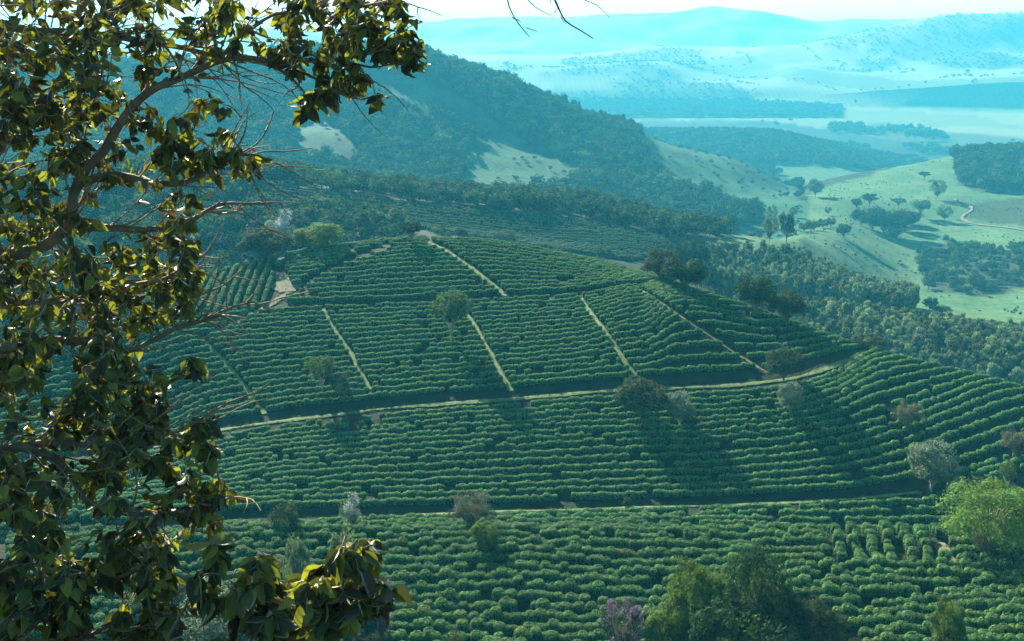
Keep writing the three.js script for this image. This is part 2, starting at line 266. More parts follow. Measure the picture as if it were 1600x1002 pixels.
function tube(points, r0, r1, seg = 5, steps = 0) {                 // a tapered round bar through points
  const curve = new THREE.CatmullRomCurve3(points), n = steps || Math.max(3, points.length * 2), fr = curve.computeFrenetFrames(n, false), pos = [], idx = [];
  for (let i = 0; i <= n; i++) { const p = curve.getPoint(i / n), q = lerp(r0, r1, i / n) * (i && i < n ? 0.9 + 0.2 * hash2(i * 7 + Math.round(r0 * 1e4), 3) : 1); for (let k = 0; k < seg; k++) { const a = k / seg * 2 * Math.PI, c = Math.cos(a) * q, s = Math.sin(a) * q; pos.push(p.x + fr.normals[i].x * c + fr.binormals[i].x * s, p.y + fr.normals[i].y * c + fr.binormals[i].y * s, p.z + fr.normals[i].z * c + fr.binormals[i].z * s); } }
  for (let i = 0; i < n; i++) for (let k = 0; k < seg; k++) { const a = i * seg + k, b = i * seg + (k + 1) % seg; idx.push(a, b, a + seg, b, b + seg, a + seg); }
  const tip = pos.length / 3; { const e = curve.getPoint(1); pos.push(e.x, e.y, e.z); } for (let k = 0; k < seg; k++) idx.push(n * seg + k, n * seg + (k + 1) % seg, tip);
  const g = new THREE.BufferGeometry(); g.setAttribute('position', new THREE.Float32BufferAttribute(pos, 3)); g.setIndex(idx); g.computeVertexNormals(); return g;
}
const foliage = new THREE.MeshPhysicalMaterial({ vertexColors: true, color: new THREE.Color(0.72, 0.72, 0.72), roughness: 0.92, transmission: 0.28, thickness: 0, specularIntensity: 0.12, side: THREE.DoubleSide });
const bark = new THREE.MeshStandardMaterial({ color: new THREE.Color(0.16, 0.12, 0.08), roughness: 0.95 });
const paleBark = new THREE.MeshStandardMaterial({ color: new THREE.Color(0.32, 0.28, 0.22), roughness: 0.95 });
const jitter = (c, r, k) => { const s = 1 + (r() - 0.5) * k, h = (r() - 0.5) * k * 0.25; return [Math.max(0.004, c[0] * (s + h)), Math.max(0.004, c[1] * s), Math.max(0.004, c[2] * (s - h))]; };

// A tree of unit height and unit width; o: base of crown, lobes, lobe size, leaves per lobe, leaf size, colours
function treeShape(seed, o) {
  const r = rng(seed), s = new Soup(), lobes = [], limbs = [];
  const yc = (o.base + 1) / 2, ry = (1 - o.base) / 2;
  for (let k = 0; k < o.lobes; k++) {
    const v = ball(r); if (o.dome && v.y < -0.55) v.y = -0.55 * r();
    const q = (o.shell ?? 0.55) + (0.82 - (o.shell ?? 0.55)) * r(), taper = o.cone ? 1 - o.cone * clamp(v.y * q * 0.5 + 0.5, 0, 1) : 1;
    lobes.push([new THREE.Vector3(v.x * q * 0.5 * taper, yc + v.y * q * ry, v.z * q * 0.5 * taper), o.lobe * (0.7 + 0.6 * r()) * (o.cone ? 0.5 + 0.5 * taper : 1), jitter(o.colors[Math.floor(r() * o.colors.length)], r, 0.5)]);
  }
  for (const [c, lr, color] of lobes) {
    for (let k = 0; k < o.leaves; k++) {
      const v = ball(r), q = Math.sqrt(0.35 + 0.65 * r()) * lr;
      const p = new THREE.Vector3(c.x + v.x * q, c.y + v.y * q * (o.flat ?? 0.8) * (o.hw ?? 1), c.z + v.z * q);
      if (p.y < o.base * 0.75) continue;
      const n = v.clone().add(ball(r).multiplyScalar(0.9)).add(new THREE.Vector3(0, 0.5, 0)).normalize();
      const up = new THREE.Vector3().crossVectors(n, ball(r)).normalize(), len = o.leaf * (0.6 + 0.8 * r());
      s.leaf(p, n, up, len, len * (o.thin ?? 0.6), jitter(color, r, 0.35));
    }
    if (r() < (o.limbs ?? 0.6)) { const start = o.base * (0.45 + 0.5 * r()); limbs.push(tube([new THREE.Vector3(0, start, 0), new THREE.Vector3(c.x * 0.5, lerp(start, c.y, 0.65), c.z * 0.5), c.clone()], o.trunk * 0.45, o.trunk * 0.12, 4, 4)); }
  }
  const lean = (r() - 0.5) * 0.06, trunk = mergeGeometries([tube([new THREE.Vector3(0, -0.06, 0), new THREE.Vector3(lean, o.base * 0.6, lean), new THREE.Vector3(0, o.base + ry * 0.9, 0)], o.trunk, o.trunk * 0.4, 6, 5), ...limbs]);
  return { crown: s.geometry(), trunk, bark: o.pale ? paleBark : bark };
}
const G = { deep: [0.022, 0.055, 0.017], mid: [0.04, 0.088, 0.023], fresh: [0.10, 0.17, 0.025], vivid: [0.19, 0.36, 0.06], bright: [0.17, 0.27, 0.035], olive: [0.065, 0.10, 0.03], brown: [0.07, 0.085, 0.032], rust: [0.22, 0.18, 0.11], grey: [0.17, 0.235, 0.14], pale: [0.26, 0.36, 0.22], mauve: [0.27, 0.19, 0.30], white: [0.5, 0.55, 0.55], blue: [0.05, 0.10, 0.05], gum: [0.19, 0.28, 0.11] };
const KINDS = {
  round: treeShape(11, { base: 0.13, lobes: 36, lobe: 0.17, leaves: 190, leaf: 0.05, colors: [G.mid, G.deep, G.olive], trunk: 0.03, dome: true }),
  brown: treeShape(12, { base: 0.12, lobes: 42, lobe: 0.15, leaves: 190, leaf: 0.045, thin: 0.5, colors: [G.brown, G.olive, G.olive], trunk: 0.03, dome: true, limbs: 1 }),
  rust: treeShape(13, { base: 0.16, lobes: 54, lobe: 0.11, leaves: 120, leaf: 0.04, thin: 0.3, colors: [G.rust, G.brown, G.grey], trunk: 0.028, dome: true, limbs: 1, shell: 0.4 }),
  feathery: treeShape(14, { base: 0.2, lobes: 38, lobe: 0.13, leaves: 110, leaf: 0.052, thin: 0.45, colors: [G.grey, G.gum, G.grey], trunk: 0.022, limbs: 1, pale: true }),
  silver: treeShape(15, { base: 0.14, lobes: 38, lobe: 0.15, leaves: 170, leaf: 0.05, thin: 0.5, colors: [G.pale, G.grey, G.grey], trunk: 0.026, limbs: 0.8, pale: true }),
  sparse: treeShape(16, { base: 0.34, lobes: 30, lobe: 0.14, leaves: 110, leaf: 0.05, thin: 0.5, colors: [G.gum, G.mid, G.fresh], trunk: 0.02, limbs: 1, dome: true, pale: true }),
  dome: treeShape(17, { base: 0.06, lobes: 44, lobe: 0.15, leaves: 150, leaf: 0.045, colors: [G.vivid, G.bright, G.bright], trunk: 0.03, dome: true, shell: 0.7 }),
  bright: treeShape(18, { base: 0.06, lobes: 60, lobe: 0.14, leaves: 190, leaf: 0.032, thin: 0.4, colors: [G.vivid, G.bright, G.vivid], trunk: 0.03, dome: true, shell: 0.7 }),
  umbrella: treeShape(19, { base: 0.6, lobes: 24, lobe: 0.16, flat: 0.5, leaves: 130, leaf: 0.06, colors: [G.olive, G.mid], trunk: 0.028, limbs: 1, shell: 0.75 }),
  tall: treeShape(20, { base: 0.3, lobes: 36, lobe: 0.15, leaves: 150, leaf: 0.045, colors: [G.deep, G.mid, G.blue], trunk: 0.028 }),
  lush: treeShape(21, { base: 0.14, lobes: 70, lobe: 0.115, leaves: 120, leaf: 0.034, colors: [G.mid, G.fresh, G.mid], trunk: 0.022, shell: 0.5 }),
  leafy: treeShape(22, { base: 0.14, lobes: 80, lobe: 0.10, leaves: 120, leaf: 0.036, colors: [G.fresh, G.bright, G.bright], trunk: 0.022, shell: 0.5 }),
  mauve: treeShape(23, { base: 0.3, lobes: 44, lobe: 0.10, leaves: 85, leaf: 0.035, colors: [G.mauve, G.mauve, G.mid, G.brown], trunk: 0.02, limbs: 1 }),
  white: treeShape(24, { base: 0.2, lobes: 26, lobe: 0.15, leaves: 120, leaf: 0.045, colors: [G.white, G.gum, G.white], trunk: 0.026 }),
  bush: treeShape(25, { base: 0.02, lobes: 30, lobe: 0.17, leaves: 130, leaf: 0.05, colors: [G.mid, G.olive, G.gum], trunk: 0.02, dome: true, shell: 0.6 }),
};
const FOREST = [0, 1, 2, 3, 4, 5].map((k) => treeShape(40 + k, { base: 0.16, lobes: 13 + k, lobe: 0.21, leaves: 26, leaf: 0.115, thin: 0.75, colors: [[G.deep, G.mid], [G.mid, G.fresh], [G.deep, G.blue], [G.mid, G.olive], [G.mid, G.fresh], [G.deep, G.deep]][k], trunk: 0.03, dome: true, limbs: 0.2 }));
const GUMS = [0, 1, 2].map((k) => treeShape(50 + k, { base: 0.2, lobes: 26, lobe: 0.2, leaves: 36, leaf: 0.1, thin: 0.5, hw: 0.45, cone: 0.5, colors: [G.gum, G.gum, G.grey], trunk: 0.02, limbs: 0.3, pale: true }));
function merged(k) { const t = k.trunk.toNonIndexed(), n = t.attributes.position.count, c = new Float32Array(n * 3); for (let i = 0; i < n; i++) c.set([0.15, 0.12, 0.09], i * 3); t.setAttribute('color', new THREE.BufferAttribute(c, 3)); return mergeGeometries([k.crown, t]); }

const placer = rng(2024);
function plant(kind, name, label, category, px, place, topY, widthPx, group) { // place: {y: pixel of its foot} or {d: metres}
  const k = KINDS[kind], h = place.d ? { az: sight(px, 300).az, d: place.d } : hit(px, place.y, place.from ?? 145, place.to ?? 20000), p = ground(h.az, h.d), tall = EYE + h.d * sight(px, topY).rise - p.y;
  const wide = widthPx / FOCAL * h.d * 1.02, o = thing(name, label, category, group);
  obj('crown', k.crown, foliage, o); obj('trunk', k.trunk, k.bark, o);
  o.position.copy(p); o.rotation.y = placer() * 6.28; o.scale.set(wide, tall, wide); return o;
}
// trees that stand alone among the coffee
const T = [
  ['brown', 'broadleaf_tree', 'large brownish round tree on the middle track casting a long shadow', 1000, { y: 655 }, 588, 90],
  ['silver', 'feathery_tree', 'grey green feathery tree just right of the large brownish tree', 1062, { y: 668 }, 606, 52],
  ['silver', 'feathery_tree', 'slim pale tree just below the right end of the middle track', 1234, { y: 650 }, 592, 48],
  ['brown', 'broadleaf_tree', 'brown crowned tree just above the right part of the middle track', 1224, { y: 596 }, 541, 64],
  ['rust', 'small_tree', 'small reddish brown tree among the right rows above the pale blue green tree', 1416, { y: 674 }, 626, 60],
  ['silver', 'feathery_tree', 'pale blue green bushy tree among the lower right rows', 1456, { y: 768 }, 682, 84],
  ['rust', 'small_tree', 'brown tree cut by the right edge above the bright round tree', 1588, { y: 722 }, 666, 58],
  ['bright', 'round_tree', 'big bright yellow green round tree at the right edge', 1596, { d: 192 }, 752, 152],
  ['sparse', 'sapling', 'pale spiky sapling rising behind the bright round tree', 1573, { y: 778, from: 205 }, 720, 32],
  ['rust', 'bare_tree', 'pinkish brown leafless domed tree at the foot of the hill', 735, { d: 200 }, 769, 92],
  ['leafy', 'small_tree', 'small fresh green tree just below the pinkish brown domed tree', 758, { y: 866 }, 812, 58],
  ['white', 'sapling', 'thin pale sapling with yellowish top at the foot of the hill', 532, { d: 204 }, 770, 38],
  ['bush', 'bush', 'low rounded green bush at the left of the terrace edge', 422, { d: 194 }, 788, 52],
  ['sparse', 'lone_tree', 'lone feathery tree with a tall trunk in the upper hill rows', 706, { y: 540 }, 452, 72],
  ['sparse', 'small_tree', 'thin green tree among the rows left of the hill centre', 503, { y: 618 }, 555, 54],
  ['bush', 'small_tree', 'small low tree beside the thin green tree left of the hill centre', 532, { y: 622 }, 580, 34],
  ['brown', 'broadleaf_tree', 'brownish green round tree behind the left end of the crest', 408, { d: 410 }, 352, 84],
  ['dome', 'domed_tree', 'bright green dome shaped tree on the crest at left', 494, { d: 414 }, 348, 82],
  ['umbrella', 'umbrella_tree', 'small flat topped tree standing alone on top of the crest', 643, { y: 385, from: 380, to: 440 }, 347, 34],
  ['brown', 'broadleaf_tree', 'olive brown tree on the right crest, left one of the touching pair', 1038, { d: 369 }, 386, 62],
  ['round', 'broadleaf_tree', 'dark wide tree on the right crest, right one of the touching pair', 1076, { d: 359 }, 401, 76],
  ['round', 'broadleaf_tree', 'green tree with visible trunk on the right crest', 1190, { d: 351 }, 428, 66],
  ['brown', 'broadleaf_tree', 'dark olive round tree on the right crest beside the green trunked tree', 1240, { d: 348 }, 451, 62],
  ['bush', 'bush', 'low dark bush on the crest where the middle track ends', 1368, { d: 352 }, 522, 60],
  ['bush', 'bush', 'tiny round bush on the lower track below the large shadow', 979, { y: 792, from: 205 }, 776, 18],
  ['leafy', 'gully_tree', 'tall light green tree in the gully at bottom right', 1112, { d: 150 }, 868, 125],
  ['lush', 'gully_tree', 'large dark green tree right of the light green gully tree', 1212, { d: 151 }, 855, 140],
  ['lush', 'gully_tree', 'dark tree low in the bottom right gully, mostly below the frame', 1172, { d: 143 }, 936, 170],
  ['brown', 'gully_tree', 'reddish brown small tree beside the dark gully tree', 1272, { d: 150 }, 922, 70],
  ['brown', 'gully_tree', 'olive round tree at the right end of the gully', 1318, { d: 150 }, 936, 85],
  ['lush', 'gully_tree', 'dark shady tree below the reddish brown gully tree', 1250, { d: 141 }, 975, 150],
  ['leafy', 'gully_tree', 'low green tree between the mauve tree and the light green gully tree', 1062, { d: 148 }, 945, 90],
  ['mauve', 'flowering_tree', 'mauve flowering tree at the bottom centre', 988, { d: 150 }, 933, 88],
  ['mauve', 'flowering_tree', 'small mauve flowering tree peeping out behind the leafy shrub', 578, { d: 152 }, 893, 44],
  ['feathery', 'feathery_tree', 'grey feathery tree above the leafy shrub at lower left', 522, { d: 163 }, 822, 78],
  ['feathery', 'feathery_tree', 'grey feathery tree left of the other one above the leafy shrub', 442, { d: 160 }, 836, 66],
  ['leafy', 'gully_tree', 'slender green tree behind the leafy shrub at lower left', 384, { d: 150 }, 852, 72],
  ['silver', 'gully_tree', 'blue green wide tree at lower left beside the big foreground tree', 302, { d: 147 }, 905, 150],
  ['lush', 'gully_tree', 'dark green tree in shade behind the leafy shrub at bottom left', 430, { d: 140 }, 935, 150],
  ['bush', 'bush', 'round leafy bush at the bottom edge left of the mauve tree', 700, { d: 146 }, 985, 60],
  ['leafy', 'gully_tree', 'pale leaved small tree at the bottom right corner', 1545, { d: 151 }, 935, 70],
];
for (const [k, n, l, x, p, y, w] of T) plant(k, n, l, n.includes('bush') ? 'bush' : 'tree', x, p, y, w);
plant('white', 'flowering_tree', 'white flowering tree in the wood behind the crest at left', 'tree', 436, { d: 585 }, 326, 54);
// trees that stand alone on the pastures beyond
const P = [
  ['tall', 'tall dark tree on the near pasture ridge with ivy clad trunk', 1228, { y: 386, from: 740 }, 330, 26], ['feathery', 'pale bare tree left of the tall dark pasture tree', 1202, { y: 380, from: 740 }, 336, 28],
  ['feathery', 'thin tree at the left tip of the near pasture', 1204, { y: 356, from: 740 }, 318, 20], ['umbrella', 'flat topped dark tree in the middle of the pasture', 1358, { y: 328, from: 740 }, 302, 26],
  ['sparse', 'flat topped tree right of the dark pasture grove', 1438, { y: 340, from: 740 }, 311, 34], ['feathery', 'bare tree near the bend of the pale dirt road', 1464, { y: 312, from: 740 }, 280, 26],
  ['feathery', 'thin bare tree on the pasture below the road bend', 1476, { y: 346, from: 740 }, 320, 26], ['brown', 'small tree left of the flat topped dark pasture tree', 1338, { y: 326, from: 740 }, 308, 18],
  ['umbrella', 'small lone tree high on the pasture ridge', 1444, { y: 282, from: 740 }, 268, 20], ['feathery', 'spreading bare tree at the head of the pasture valley', 1274, { y: 308, from: 740 }, 278, 36],
  ['feathery', 'pale tree near the valley mouth on the pasture edge', 1240, { y: 340, from: 740 }, 322, 18], ['brown', 'small tree below the hedge of bushes on the pasture', 1318, { y: 372, from: 740 }, 348, 24],
  ['sparse', 'slim tree left of the bush hedge on the pasture', 1266, { y: 372, from: 740 }, 342, 22], ['umbrella', 'tree above the dark pasture grove with flat crown', 1404, { y: 326, from: 740 }, 310, 22],
  ['feathery', 'faint tree near the left pasture slope', 1294, { y: 336, from: 740 }, 322, 12], ['tall', 'dark tree standing in the lower pasture hollow', 1452, { y: 498, from: 740 }, 464, 24],
  ['round', 'rounded dark tree beside the one in the pasture hollow', 1470, { y: 506, from: 740 }, 478, 34], ['round', 'dark round tree at the left end of the tall plantation', 1068, { d: 600 }, 372, 26],
  ['round', 'wide dark tree behind the crest pair at the plantation edge', 1094, { d: 610 }, 370, 38],
];
for (const [k, l, x, p, y, w] of P) plant(k, 'pasture_tree', l, 'tree', x, p, y, w);
for (const [x, y, w, h, l] of [[1345, 352, 34, 26, 'leftmost dark tree of the small grove on the pasture'], [1362, 360, 40, 34, 'dark tree second from the left in the pasture grove'], [1380, 366, 46, 40, 'tall dark tree at the middle of the pasture grove'], [1400, 368, 46, 40, 'tall dark tree right of the middle of the pasture grove'], [1412, 360, 40, 34, 'dark tree second from the right in the pasture grove'], [1392, 376, 30, 20, 'low bushy tree at the front of the pasture grove'], [1372, 344, 34, 22, 'small dark tree at the back of the pasture grove'], [1422, 350, 34, 20, 'rightmost small tree of the pasture grove']]) plant('round', 'grove_tree', l, 'tree', x, { y, from: 740 }, y - h, w, 'trees of the dark pasture grove');
for (const [x, y, w, l] of [[1256, 362, 22, 'leftmost bush of the short dark hedge on the pasture'], [1272, 360, 20, 'second bush from the left in the short pasture hedge'], [1286, 356, 22, 'third bush from the left in the short pasture hedge'], [1298, 354, 18, 'rightmost bush of the short dark hedge on the pasture']]) plant('bush', 'hedge_bush', l, 'bush', x, { y, from: 740 }, y - 15, w, 'bushes of the short pasture hedge');

// ------------------------------------------------------------------ coffee
const coffeeMaterial = new THREE.MeshPhysicalMaterial({ vertexColors: true, roughness: 0.92, transmission: 0.2, thickness: 0, specularIntensity: 0.2, side: THREE.DoubleSide });
const hedge = (v, q, w) => { const h = Math.hypot(v.x, v.z) + 1e-6, k = Math.pow(h, 0.5) / h * w * q; return [v.x * k, Math.sign(v.y) * Math.pow(Math.abs(v.y), 0.8) * q, v.z * k]; };   // upright sides, domed top
function coffeeShape(seed, leaves, size, light) {                          // about 1 m radius, 2 m tall; dense leafy mound reaching the ground
  const r = rng(seed), s = new Soup();
  const bumps = Array.from({ length: 9 }, () => [ball(r), 0.05 + 0.11 * r()]);
  for (let k = 0; k < leaves; k++) {
    const v = ball(r); if (v.y < -0.5) v.y *= -1;
    let q = 0.86 + 0.09 * r(); for (const [b, a] of bumps) q += a * Math.pow(Math.max(0, v.dot(b)), 6);
    const e = hedge(v, q, 0.82), p = new THREE.Vector3(e[0], 0.95 + e[1] * 0.98, e[2]);
    const n = v.clone().add(ball(r).multiplyScalar(0.45)).add(new THREE.Vector3(0, 0.15, 0)).normalize(), up = new THREE.Vector3().crossVectors(n, ball(r)).normalize();
    const len = size * (0.7 + 0.7 * r());
    s.leaf(p, n, up, len, len * 0.62, jitter(r() < 0.14 ? [0.17 * light, 0.32 * light, 0.055 * light] : [0.09 * light, 0.215 * light, 0.055 * light], r, 0.55));
  }
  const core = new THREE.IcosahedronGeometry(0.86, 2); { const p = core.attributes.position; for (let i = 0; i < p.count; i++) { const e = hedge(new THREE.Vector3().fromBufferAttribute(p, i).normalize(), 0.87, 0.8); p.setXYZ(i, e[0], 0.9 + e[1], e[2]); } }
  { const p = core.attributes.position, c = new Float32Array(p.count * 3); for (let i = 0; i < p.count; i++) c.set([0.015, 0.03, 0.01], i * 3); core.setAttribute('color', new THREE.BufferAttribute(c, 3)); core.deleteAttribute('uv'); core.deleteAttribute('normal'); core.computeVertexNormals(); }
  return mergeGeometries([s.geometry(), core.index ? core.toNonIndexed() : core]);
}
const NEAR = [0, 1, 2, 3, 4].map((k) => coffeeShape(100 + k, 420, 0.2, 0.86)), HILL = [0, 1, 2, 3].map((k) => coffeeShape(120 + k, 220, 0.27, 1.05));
const spots = [];                                                   // [x, z, size, height factor, near?]
{
  const r = rng(31415);
  const guide = (pts) => { const q = pts.map(([px, py, d]) => d ? [sight(px, 600).az, d] : (() => { const h = hit(px, py, 150, 460); return [h.az, h.d]; })()); return pchip(q.map((a) => a[0]), q.map((a) => a[1])); };
  const barred = (x, z) => { const [px, py] = pixel(x, groundAt(x, z), z); for (const q of PATHS) if (q.r && lineGap(q.p, px, py) < q.r) return true; return false; };
  function block(guides, levels, n, az0, az1, o) {                  // rows between guide lines, like the contours of the hill
    const g = guides.map(guide), dAt = (az, t) => { let k = 0; while (k < levels.length - 2 && t > levels[k + 1]) k++; const u = (t - levels[k]) / (levels[k + 1] - levels[k]); return lerp(g[k](az), g[k + 1](az), u); };
    for (let i = 0; i < n; i++) {
      const t = (i + 0.5) / n; let az = sight(az0, 600).az; const end = sight(az1, 600).az; let px = null, gap = 0, hgt = 1;
      const wob = r() * 100;
      while (az < end) {
        const d = dAt(az, t) + (o.near ? 0.5 : 0.28) * (vnoise(wob, az * 300) + vnoise(wob, az * 70)), step = o.step * (0.85 + 0.3 * r()), dd = (dAt(az + 1e-4, t) - dAt(az, t)) / 1e-4;
        az += step / Math.hypot(d, dd);
        if (gap > 0) { gap--; continue; }
        if (r() < o.gaps) { gap = o.near ? 1 : 1 + Math.floor(r() * 2.2); continue; }
        hgt = lerp(hgt, 0.82 + 0.38 * r(), 0.4);
        const x = d * Math.sin(az), z = -d * Math.cos(az);
        if (o.clip && !o.clip(x, z, d, az)) continue; if (barred(x, z)) continue;
        spots.push([x + (r() - 0.5) * 0.3, z + (r() - 0.5) * 0.3, o.size * (o.near ? 0.74 + 0.5 * r() * (0.4 + 0.6 * r()) + 0.1 : 0.86 + 0.26 * r()), hgt * (o.tall ?? 1), o.near]);
      }
    }
  }
  const crestD = guide([[200, 0, 395], [340, 0, 400], [450, 0, 408], [560, 0, 414], [650, 0, 416], [740, 0, 414], [880, 0, 400], [1000, 0, 376], [1080, 0, 362], [1200, 0, 351], [1340, 0, 346], [1480, 0, 345], [1600, 0, 347]]);
  const overCrest = (x, z, d, az) => d < crestD(az) + 14;
  // lower hill block, from the lower track to the middle track
  block([
    [[200, 820], [400, 800], [560, 796], [790, 790], [1050, 782], [1200, 776], [1300, 770], [1400, 758], [1500, 732], [1600, 697], [1700, 664]],
    [[200, 770], [400, 738], [560, 722], [790, 708], [1050, 698], [1200, 686], [1300, 670], [1400, 644], [1470, 618], [1600, 0, 375], [1700, 0, 410]],
    [[200, 718], [340, 685], [590, 652], [800, 635], [950, 623], [1070, 618], [1200, 610], [1250, 601], [1310, 582], [1372, 0, 356], [1500, 0, 415], [1600, 0, 450], [1700, 0, 480]],
  ], [0, 0.47, 1], 15, -60, 1700, { step: 0.9, gaps: 0.02, size: 0.92, clip: (x, z, d, az) => { if (!overCrest(x, z, d, az)) return false; const [px, py] = pixel(x, groundAt(x, z), z); return !(inside([[470, 668], [520, 652], [590, 645], [600, 672], [545, 684]], px, py) && hash2(Math.round(x), Math.round(z)) < 0.75); } });
  // right end below: rows turning round the nose of the hill
  block([[[1330, 0, 244], [1500, 768], [1600, 742], [1720, 712]], [[1330, 0, 256], [1400, 762], [1500, 738], [1600, 703], [1720, 668]]], [0, 1], 3, 1500, 1700, { step: 0.95, gaps: 0.05, size: 0.98 });
  // upper hill block: middle track to the band below the crown
  const upperLow = [[200, 703], [340, 660], [590, 627], [800, 610], [995, 593], [1100, 590], [1200, 581], [1260, 568], [1340, 0, 345], [1420, 0, 380]];
  const upperHigh = [[200, 514], [400, 488], [540, 481], [790, 469], [900, 464], [1000, 449], [1060, 0, 397], [1200, 0, 440], [1420, 0, 520]];
  block([upperLow, upperHigh], [0, 1], 18, -60, 1380, { step: 0.9, gaps: 0.012, size: 0.9, clip: overCrest });
  // crown block
  block([[[200, 512], [400, 480], [540, 475], [790, 462.5], [900, 458], [1000, 443], [1060, 0, 386]], [[200, 0, 420], [340, 0, 416], [450, 0, 420], [560, 0, 424], [650, 0, 426], [740, 0, 424], [880, 0, 412], [1000, 0, 396], [1060, 0, 420]]], [0, 1], 16, 452, 1060, { step: 0.95, gaps: 0.01, size: 0.95, clip: overCrest });
  // left shoulder: rows running uphill
  { const a0 = sight(235, 480).az, a1 = sight(436, 480).az;
    for (let k = 0; k < 15; k++) for (let s = 0; s < 42; s++) {
      const t = k / 14, az = lerp(a0, a1, t) + (s / 42) * 0.022, d = 352 + s * 1.45; if (r() < 0.03) continue;
      const x = d * Math.sin(az), z = -d * Math.cos(az), [px, py] = pixel(x, groundAt(x, z), z);
      if (px > 434 + (460 - py) * 0.2 - 8 || py > 478 + (430 - px) * 0.35 || barred(x, z)) continue;
      spots.push([x + (r() - 0.5) * 0.3, z + (r() - 0.5) * 0.3, 0.95 * (0.9 + 0.2 * r()), 0.9 + 0.3 * r(), 0]);
    } }
  // strip between the terrace and the lower track
  block([[[200, 0, 217], [1200, 0, 221], [1500, 0, 238], [1700, 0, 256]], [[200, 0, 230], [560, 0, 234], [790, 0, 236.5], [1050, 0, 239], [1200, 0, 243], [1400, 0, 255], [1560, 0, 268]]], [0, 1], 7, -60, 1560, { step: 1.0, gaps: 0.03, size: 1.0 });
  // near terrace
  const across = (x, z) => { const [px, py] = pixel(x, groundAt(x, z), z); return inside([[1285, 832], [1490, 838], [1470, 892], [1290, 888]], px, py); };
  const gully = (x, z) => { const [px, py] = pixel(x, groundAt(x, z), z); return inside([[1040, 1100], [1060, 975], [1130, 940], [1270, 945], [1345, 995], [1370, 1100]], px, py) || inside([[100, 1100], [240, 925], [420, 930], [560, 950], [600, 1010], [640, 1100]], px, py); };
  block([
    [[-50, 0, 152], [300, 0, 150], [600, 0, 148], [800, 0, 147], [1100, 0, 149], [1300, 0, 149], [1500, 0, 153], [1700, 0, 158]],
    [[-50, 0, 170], [300, 0, 168], [600, 0, 172], [800, 0, 173.5], [1000, 0, 171], [1300, 0, 174], [1500, 0, 177], [1700, 0, 181]],
    [[-50, 0, 192], [300, 0, 194], [500, 0, 196], [700, 0, 199], [1000, 0, 198.5], [1300, 0, 199], [1500, 0, 202], [1700, 0, 205]],
  ], [0, 0.5, 1], 16, -20, 1690, { step: 1.1, gaps: 0.03, size: 1.05, tall: 0.95, near: 1, clip: (x, z) => !across(x, z) && !gully(x, z) });
  { const a0 = sight(1285, 850).az, a1 = sight(1492, 850).az;
    for (let az = a0; az < a1; az += 2.75 / 190) for (let d = 178; d < 201; d += 1.12) { const q = az + (d - 190) * -0.0007 + 0.002 * vnoise(d * 0.21, az * 90) + (r() - 0.5) * 0.003, x = d * Math.sin(q), z = -d * Math.cos(q); if (!across(x, z) || barred(x, z) || r() < 0.09) continue; spots.push([x, z, 1.05 * (0.75 + 0.4 * r()), 0.95 + 0.3 * r(), 1]); } }
  // place them: the nearest one by one, the rest as one mass
  const rows = spots.map((s) => [...s, Math.hypot(s[0], s[1])]);
  const inView = ([x, z]) => { const [px, py] = pixel(x, groundAt(x, z) + 1, z); return px > 240 && px < 1615 && py < 1020; };
  const single = new Set(rows.filter((s) => s[4] && inView(s)).sort((a, b) => a[5] - b[5]).slice(0, 300));
  const up = new THREE.Vector3(0, 1, 0);
  const coffeeTones = [[1, 1, 1], [0.75, 0.76, 0.8], [1.2, 1.16, 1], [1.5, 1.15, 0.8]].map((c) => { const m = coffeeMaterial.clone(); m.color = new THREE.Color(...c); return m; });
  for (const s of single) { const q = r(), o = obj('coffee_bush', NEAR[Math.floor(r() * NEAR.length)], coffeeTones[q < 0.45 ? 0 : q < 0.7 ? 1 : q < 0.94 ? 2 : 3]); tag(o, 'round leafy coffee bush in the nearest rows along the bottom of the view', 'coffee bush', 'coffee bushes of the nearest rows'); o.position.set(s[0], groundAt(s[0], s[1]) - 0.1, s[1]); o.rotation.y = r() * 6.28; o.scale.set(s[2], s[2] * s[3], s[2]); }
  const buckets = [...NEAR, ...HILL].map(() => []);
  for (const s of rows) if (!single.has(s)) buckets[s[5] < 230 ? Math.floor(r() * 5) : 5 + Math.floor(r() * 4)].push(s);
  // all in one object per shape would say nothing more: shapes share one look, one object per distance
  const m4 = new THREE.Matrix4(), q4 = new THREE.Quaternion(), col = new THREE.Color();
  buckets.forEach((b, k) => {
    if (!b.length) return;
    const im = new THREE.InstancedMesh([...NEAR, ...HILL][k], coffeeMaterial, b.length); im.name = numbered('coffee_rows'); im.castShadow = im.receiveShadow = true;
    b.forEach((s, i) => { q4.setFromAxisAngle(up, r() * 6.28); m4.compose(new THREE.Vector3(s[0], groundAt(s[0], s[1]) - 0.1, s[1]), q4, new THREE.Vector3(s[2], s[2] * s[3], s[2])); im.setMatrixAt(i, m4); const c = 0.75 + 0.5 * r(), y = r() < 0.015 ? 1.6 : 0.94 + 0.12 * r(); im.setColorAt(i, col.setRGB(c * y, c, c * (y > 1.5 ? 0.7 : 1))); });
    tag(im, k < 5 ? 'rows of leafy coffee bushes over the near terrace' : 'long contour rows of coffee bushes covering the hill', 'coffee plants', null, 'stuff'); scene.add(im);
  });
  console.log('coffee', rows.length);
}
